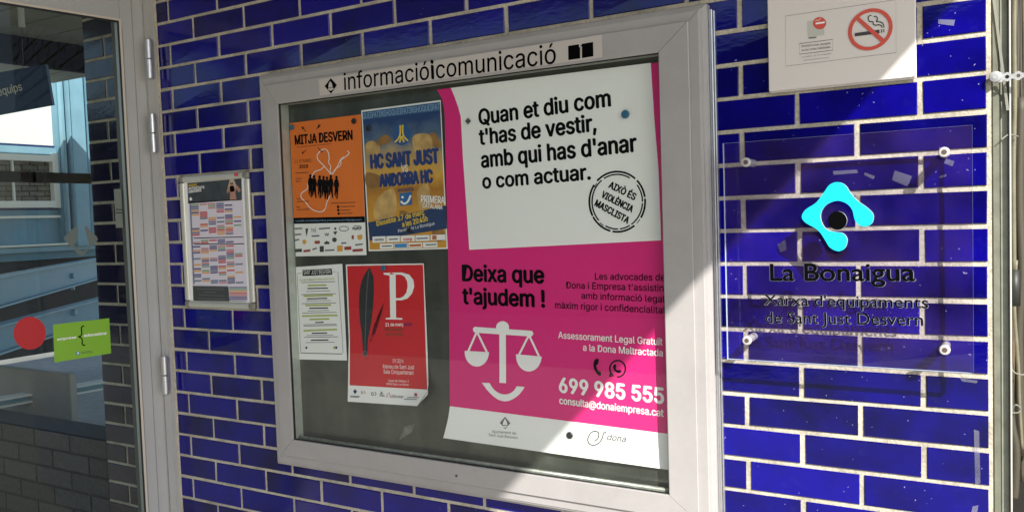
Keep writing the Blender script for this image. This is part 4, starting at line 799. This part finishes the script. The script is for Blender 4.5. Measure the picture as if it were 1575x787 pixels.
# bolted blue beams and handrails running away from us
def girder(name, pts, z0, half_h, thick, mat, label, cat, bolts=()):
    A = atz(*pts[0], z0); C2 = atz(*pts[1], z0); d = (C2-A).normalized(); sd = d.cross(Vector((0, 0, 1)))
    e = empty(name, (A+C2)/2, label, cat); b = B(); b.bar(A-d*.4, C2+d*.6, sd*thick, Vector((0, 0, half_h))); b.build('web', mat, e)
    b = B(); b.bar(A-d*.4+Vector((0, 0, half_h+.006)), C2+d*.6+Vector((0, 0, half_h+.006)), sd*(thick+.035), Vector((0, 0, .005))); b.bar(A-d*.4-Vector((0, 0, half_h+.006)), C2+d*.6-Vector((0, 0, half_h+.006)), sd*(thick+.035), Vector((0, 0, .005))); b.build('flange', WREN if 'pale' in label else SBL2, e)
    side = sd if sd.dot(CAM-A) > 0 else -sd
    for bx, by in bolts:
        pl_ = Plane(A+side*(thick+.001), side); p = pl_.un(bx, by); b = B(); b.tube([p, p+side*.022], .021, 6); b.build('bolt', SBL2, e)
    return e
girder('steel_beam', ((0, 447), (151, 412)), 1.16, .080, .01, SBLU, 'upper blue steel beam with bolt heads, beyond the door glass', 'beam', ((109.5, 424), (109.5, 442)))
girder('steel_beam', ((0, 520), (151, 475)), .92, .068, .01, SBLU, 'lower blue steel beam below the bolted one, beyond the door glass', 'beam', ((112, 480),))
girder('hand_rail', ((0, 618), (162, 590)), .62, .012, .012, SBL2, 'pale blue steel rail low down beyond the door glass', 'rail')
tag(B().bar(atz(100, 475, .72), atz(100, 475, .72)-Vector((0, 0, .5)), (.02, 0, 0), (0, .02, 0)).build('rail_post', BLACK), 'black upright post below the blue beams', 'post')
b = B(); A, C2 = at(-30, 560, .5), at(111, 663, .5); b.box(A.x, C2.x, .5, .54, C2.z, A.z, .004); tag(b.build('pale_panel', M('warm_grey_panel', (.36, .34, .29), .7, noise=.1, nscale=5)), 'pale warm grey panel standing above the grey brick wall beyond the glass', 'panel')
# low terrace beyond
# ================================================================ RIGHT EDGE: service gap with profile, cables, strap
xr = 2.503
GGR = M('grey_green_paint', (.17, .175, .13), .5, noise=.2, nscale=30, grime=.35, gscale=6, bump=.2)
pf_ = empty('corner_profile', (2.52, .03, 0), 'weathered grey green metal corner profile at the right end of the tiled wall', 'post')
b = B(); b.box(xr+.001, xr+.014, .012, .10, 0, 2.95, .002); b.build('front_flange', GGR, pf_); b = B(); b.box(xr+.0145, xr+.030, .025, .10, 0, 2.95, .002); b.build('channel', M('profile_light', (.26, .27, .215), .45, noise=.15, nscale=50), pf_)
b = B(); b.box(xr+.031, xr+.0345, .012, .10, 0, 2.95, .0008); b.build('fin', M('fin_pale', (.45, .45, .42), .4), pf_)
wf_ = at(1528, 30, .01); b = B(); b.bar(at(1526, -20, .011), at(1550, 170, .011), (.0025, 0, 0), (0, .003, 0)); b.build('slanting_trim', M('trim_pale', (.22, .22, .18), .5), pf_)
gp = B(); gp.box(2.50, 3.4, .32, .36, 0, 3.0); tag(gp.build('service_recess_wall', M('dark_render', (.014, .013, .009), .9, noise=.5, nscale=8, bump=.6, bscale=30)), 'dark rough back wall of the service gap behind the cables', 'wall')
def cable(pts, r, mat, label):
    P_ = [at(x, y, yy) for x, y, yy in smooth_loop(pts, 5, False)]; b = B(); b.tube(P_, r, 8); return tag(b.build('cable', mat, None, True), label, 'cable', 'cables running down the service gap')
CB1 = M('cable_tan', (.10, .07, .035), .6, noise=.3, nscale=40); CB2 = M('cable_black', (.02, .02, .016), .5); CB3 = M('cable_cream', (.15, .135, .085), .5, noise=.2, nscale=30); CB4 = M('cable_brown', (.045, .038, .022), .6)
cable([(1561, -20, .06), (1560, 60, .06), (1561, 150, .06), (1559, 260, .06), (1560, 420, .06)], .0042, CB3, 'cream cable running straight down from the top of the gap')
cable([(1558, 240, .08), (1557, 330, .08), (1558, 420, .08), (1558, 520, .08), (1556, 620, .08)], .0045, CB1, 'tan cable beside the pale corner profile')
cable([(1570, 150, .09), (1567, 300, .09), (1571, 420, .09), (1566, 520, .09), (1572, 700, .09)], .010, CB4, 'thick brown cable bundle in the middle of the service gap')
cable([(1576, 150, .12), (1574, 300, .12), (1577, 500, .12), (1574, 700, .12)], .014, CB2, 'thick black cable at the right edge of the frame')
cable([(1553, 560, .05), (1555, 640, .05), (1563, 690, .05), (1562, 740, .05), (1560, 765, .05)], .0075, CB4, 'brown hose curving down low in the gap')
cable([(1563, 400, .06), (1560, 470, .06), (1566, 560, .06), (1568, 620, .06), (1572, 690, .06)], .0035, CB3, 'thin cream cable looping low in the gap')
for _i, (_x, _m) in enumerate(((1563.5, CB4), (1567, CB2), (1570.5, CB4), (1573.5, CB1))):
    cable([(_x+1.5*math.sin(_i*2+_k*1.3), -20+95*_k, .11+.01*_i) for _k in range(9)], .0035, _m, ('slack brown cable just right of the cream one', 'thin black cable in the middle of the gap', 'dusty brown cable right of the thin black one', 'tan cable nearest the right frame edge')[_i])
cable([(1556, -20, .10), (1557, 120, .10), (1555, 240, .10)], .003, CB2, 'thin black cable high in the gap')
TIE = M('tie_pale', (.2, .2, .16), .5)
for i, (pts, lab) in enumerate([([(1540, 215, 0), (1552, 207, .02), (1566, 210, .05)], 'thin pale cable tie curling out of the gap near the top'), ([(1552, 560, .03), (1560, 572, .02), (1573, 576, .03), (1578, 572, .04)], 'white cable tie looped round the cables low in the gap'), ([(1555, 632, .03), (1562, 622, .02), (1570, 628, .03), (1566, 634, .03), (1556, 634, .03)], 'knotted pale cable tie just below the white one')]):
    b = B(); b.tube([at(*p) for p in smooth_loop(pts, 4, False)], .0014, 6); tag(b.build('cable_tie', TIE), lab, 'cable tie')
b = B(); b.tube([at(1560, 415, .03), at(1560, 470, .03)], .011, 8); tag(b.build('cable_sleeve', CB2, None, True), 'dark grey sleeve clamped round the cables', 'sleeve')
B_ = M('strap_white', (.34, .35, .35), .4, noise=.1, nscale=60)
sp_ = empty('perforated_strap', at(1535, 118, -.006), 'white perforated mounting strap screwed to the wall corner', 'bracket')
yS = -.012
def sx_(px, py): p = at(px, py, yS); return p
cen = [sx_(1531, 118.5)]+[sx_(1549+17*k, 118.3) for k in range(5)]
v = []; f = []; pitch = (cen[2]-cen[1]).x
rows_ = 40
xs0 = cen[0].x; xs1 = cen[-1].x
n = 0; S_ = 72; hr = .0038
top = []
for k in range(S_+1):
    x = xs0+(xs1-xs0)*k/S_; ph = (x-cen[1].x)/pitch*2*math.pi; hh = .0068+.0024*math.cos(ph) if x > cen[0].x+.012 else .0095
    # hole half height
    d = min(abs(x-c.x) for c in cen[1:]); ho = math.sqrt(max(0, hr*hr-d*d))
    top.append((x, hh, ho))
zc_ = cen[1].z
for y_ in (yS, yS+.003):
    for sgn in (1, -1):
        base = len(v)
        for x, hh, ho in top: v += [Vector((x, y_, zc_+sgn*hh)), Vector((x, y_, zc_+sgn*ho))]
        for k in range(S_): a_ = base+2*k; f.append([a_, a_+1, a_+3, a_+2])
nn = 2*(S_+1)
for sg in (0, 1):
    for k in range(S_):
        a_ = sg*nn+2*k; c_ = 2*nn+a_; f.append([a_, a_+2, c_+2, c_]); f.append([a_+1, a_+3, c_+3, c_+1])
meshobj('strap', v, f, B_, sp_)
b = B(); p = cen[0]; b.tube([(p.x, -.001, p.z), (p.x, yS-.001, p.z), (p.x, yS-.006, p.z), (p.x, yS-.008, p.z)], [.006, .0115, .0105, .005], 20); b.build('screw_head', B_, sp_)
# ================================================================ unseen dark block added behind the viewer to keep tile reflections dark
B().box(-26, 4, -9.5, -9, 0, 4).build('reflection_block', M('dark_block_surface', (.04, .036, .03), .85, noise=.1, nscale=1))
tag(bpy.data.objects['reflection_block'], 'unseen dark block added behind the viewer to darken reflections', 'building')
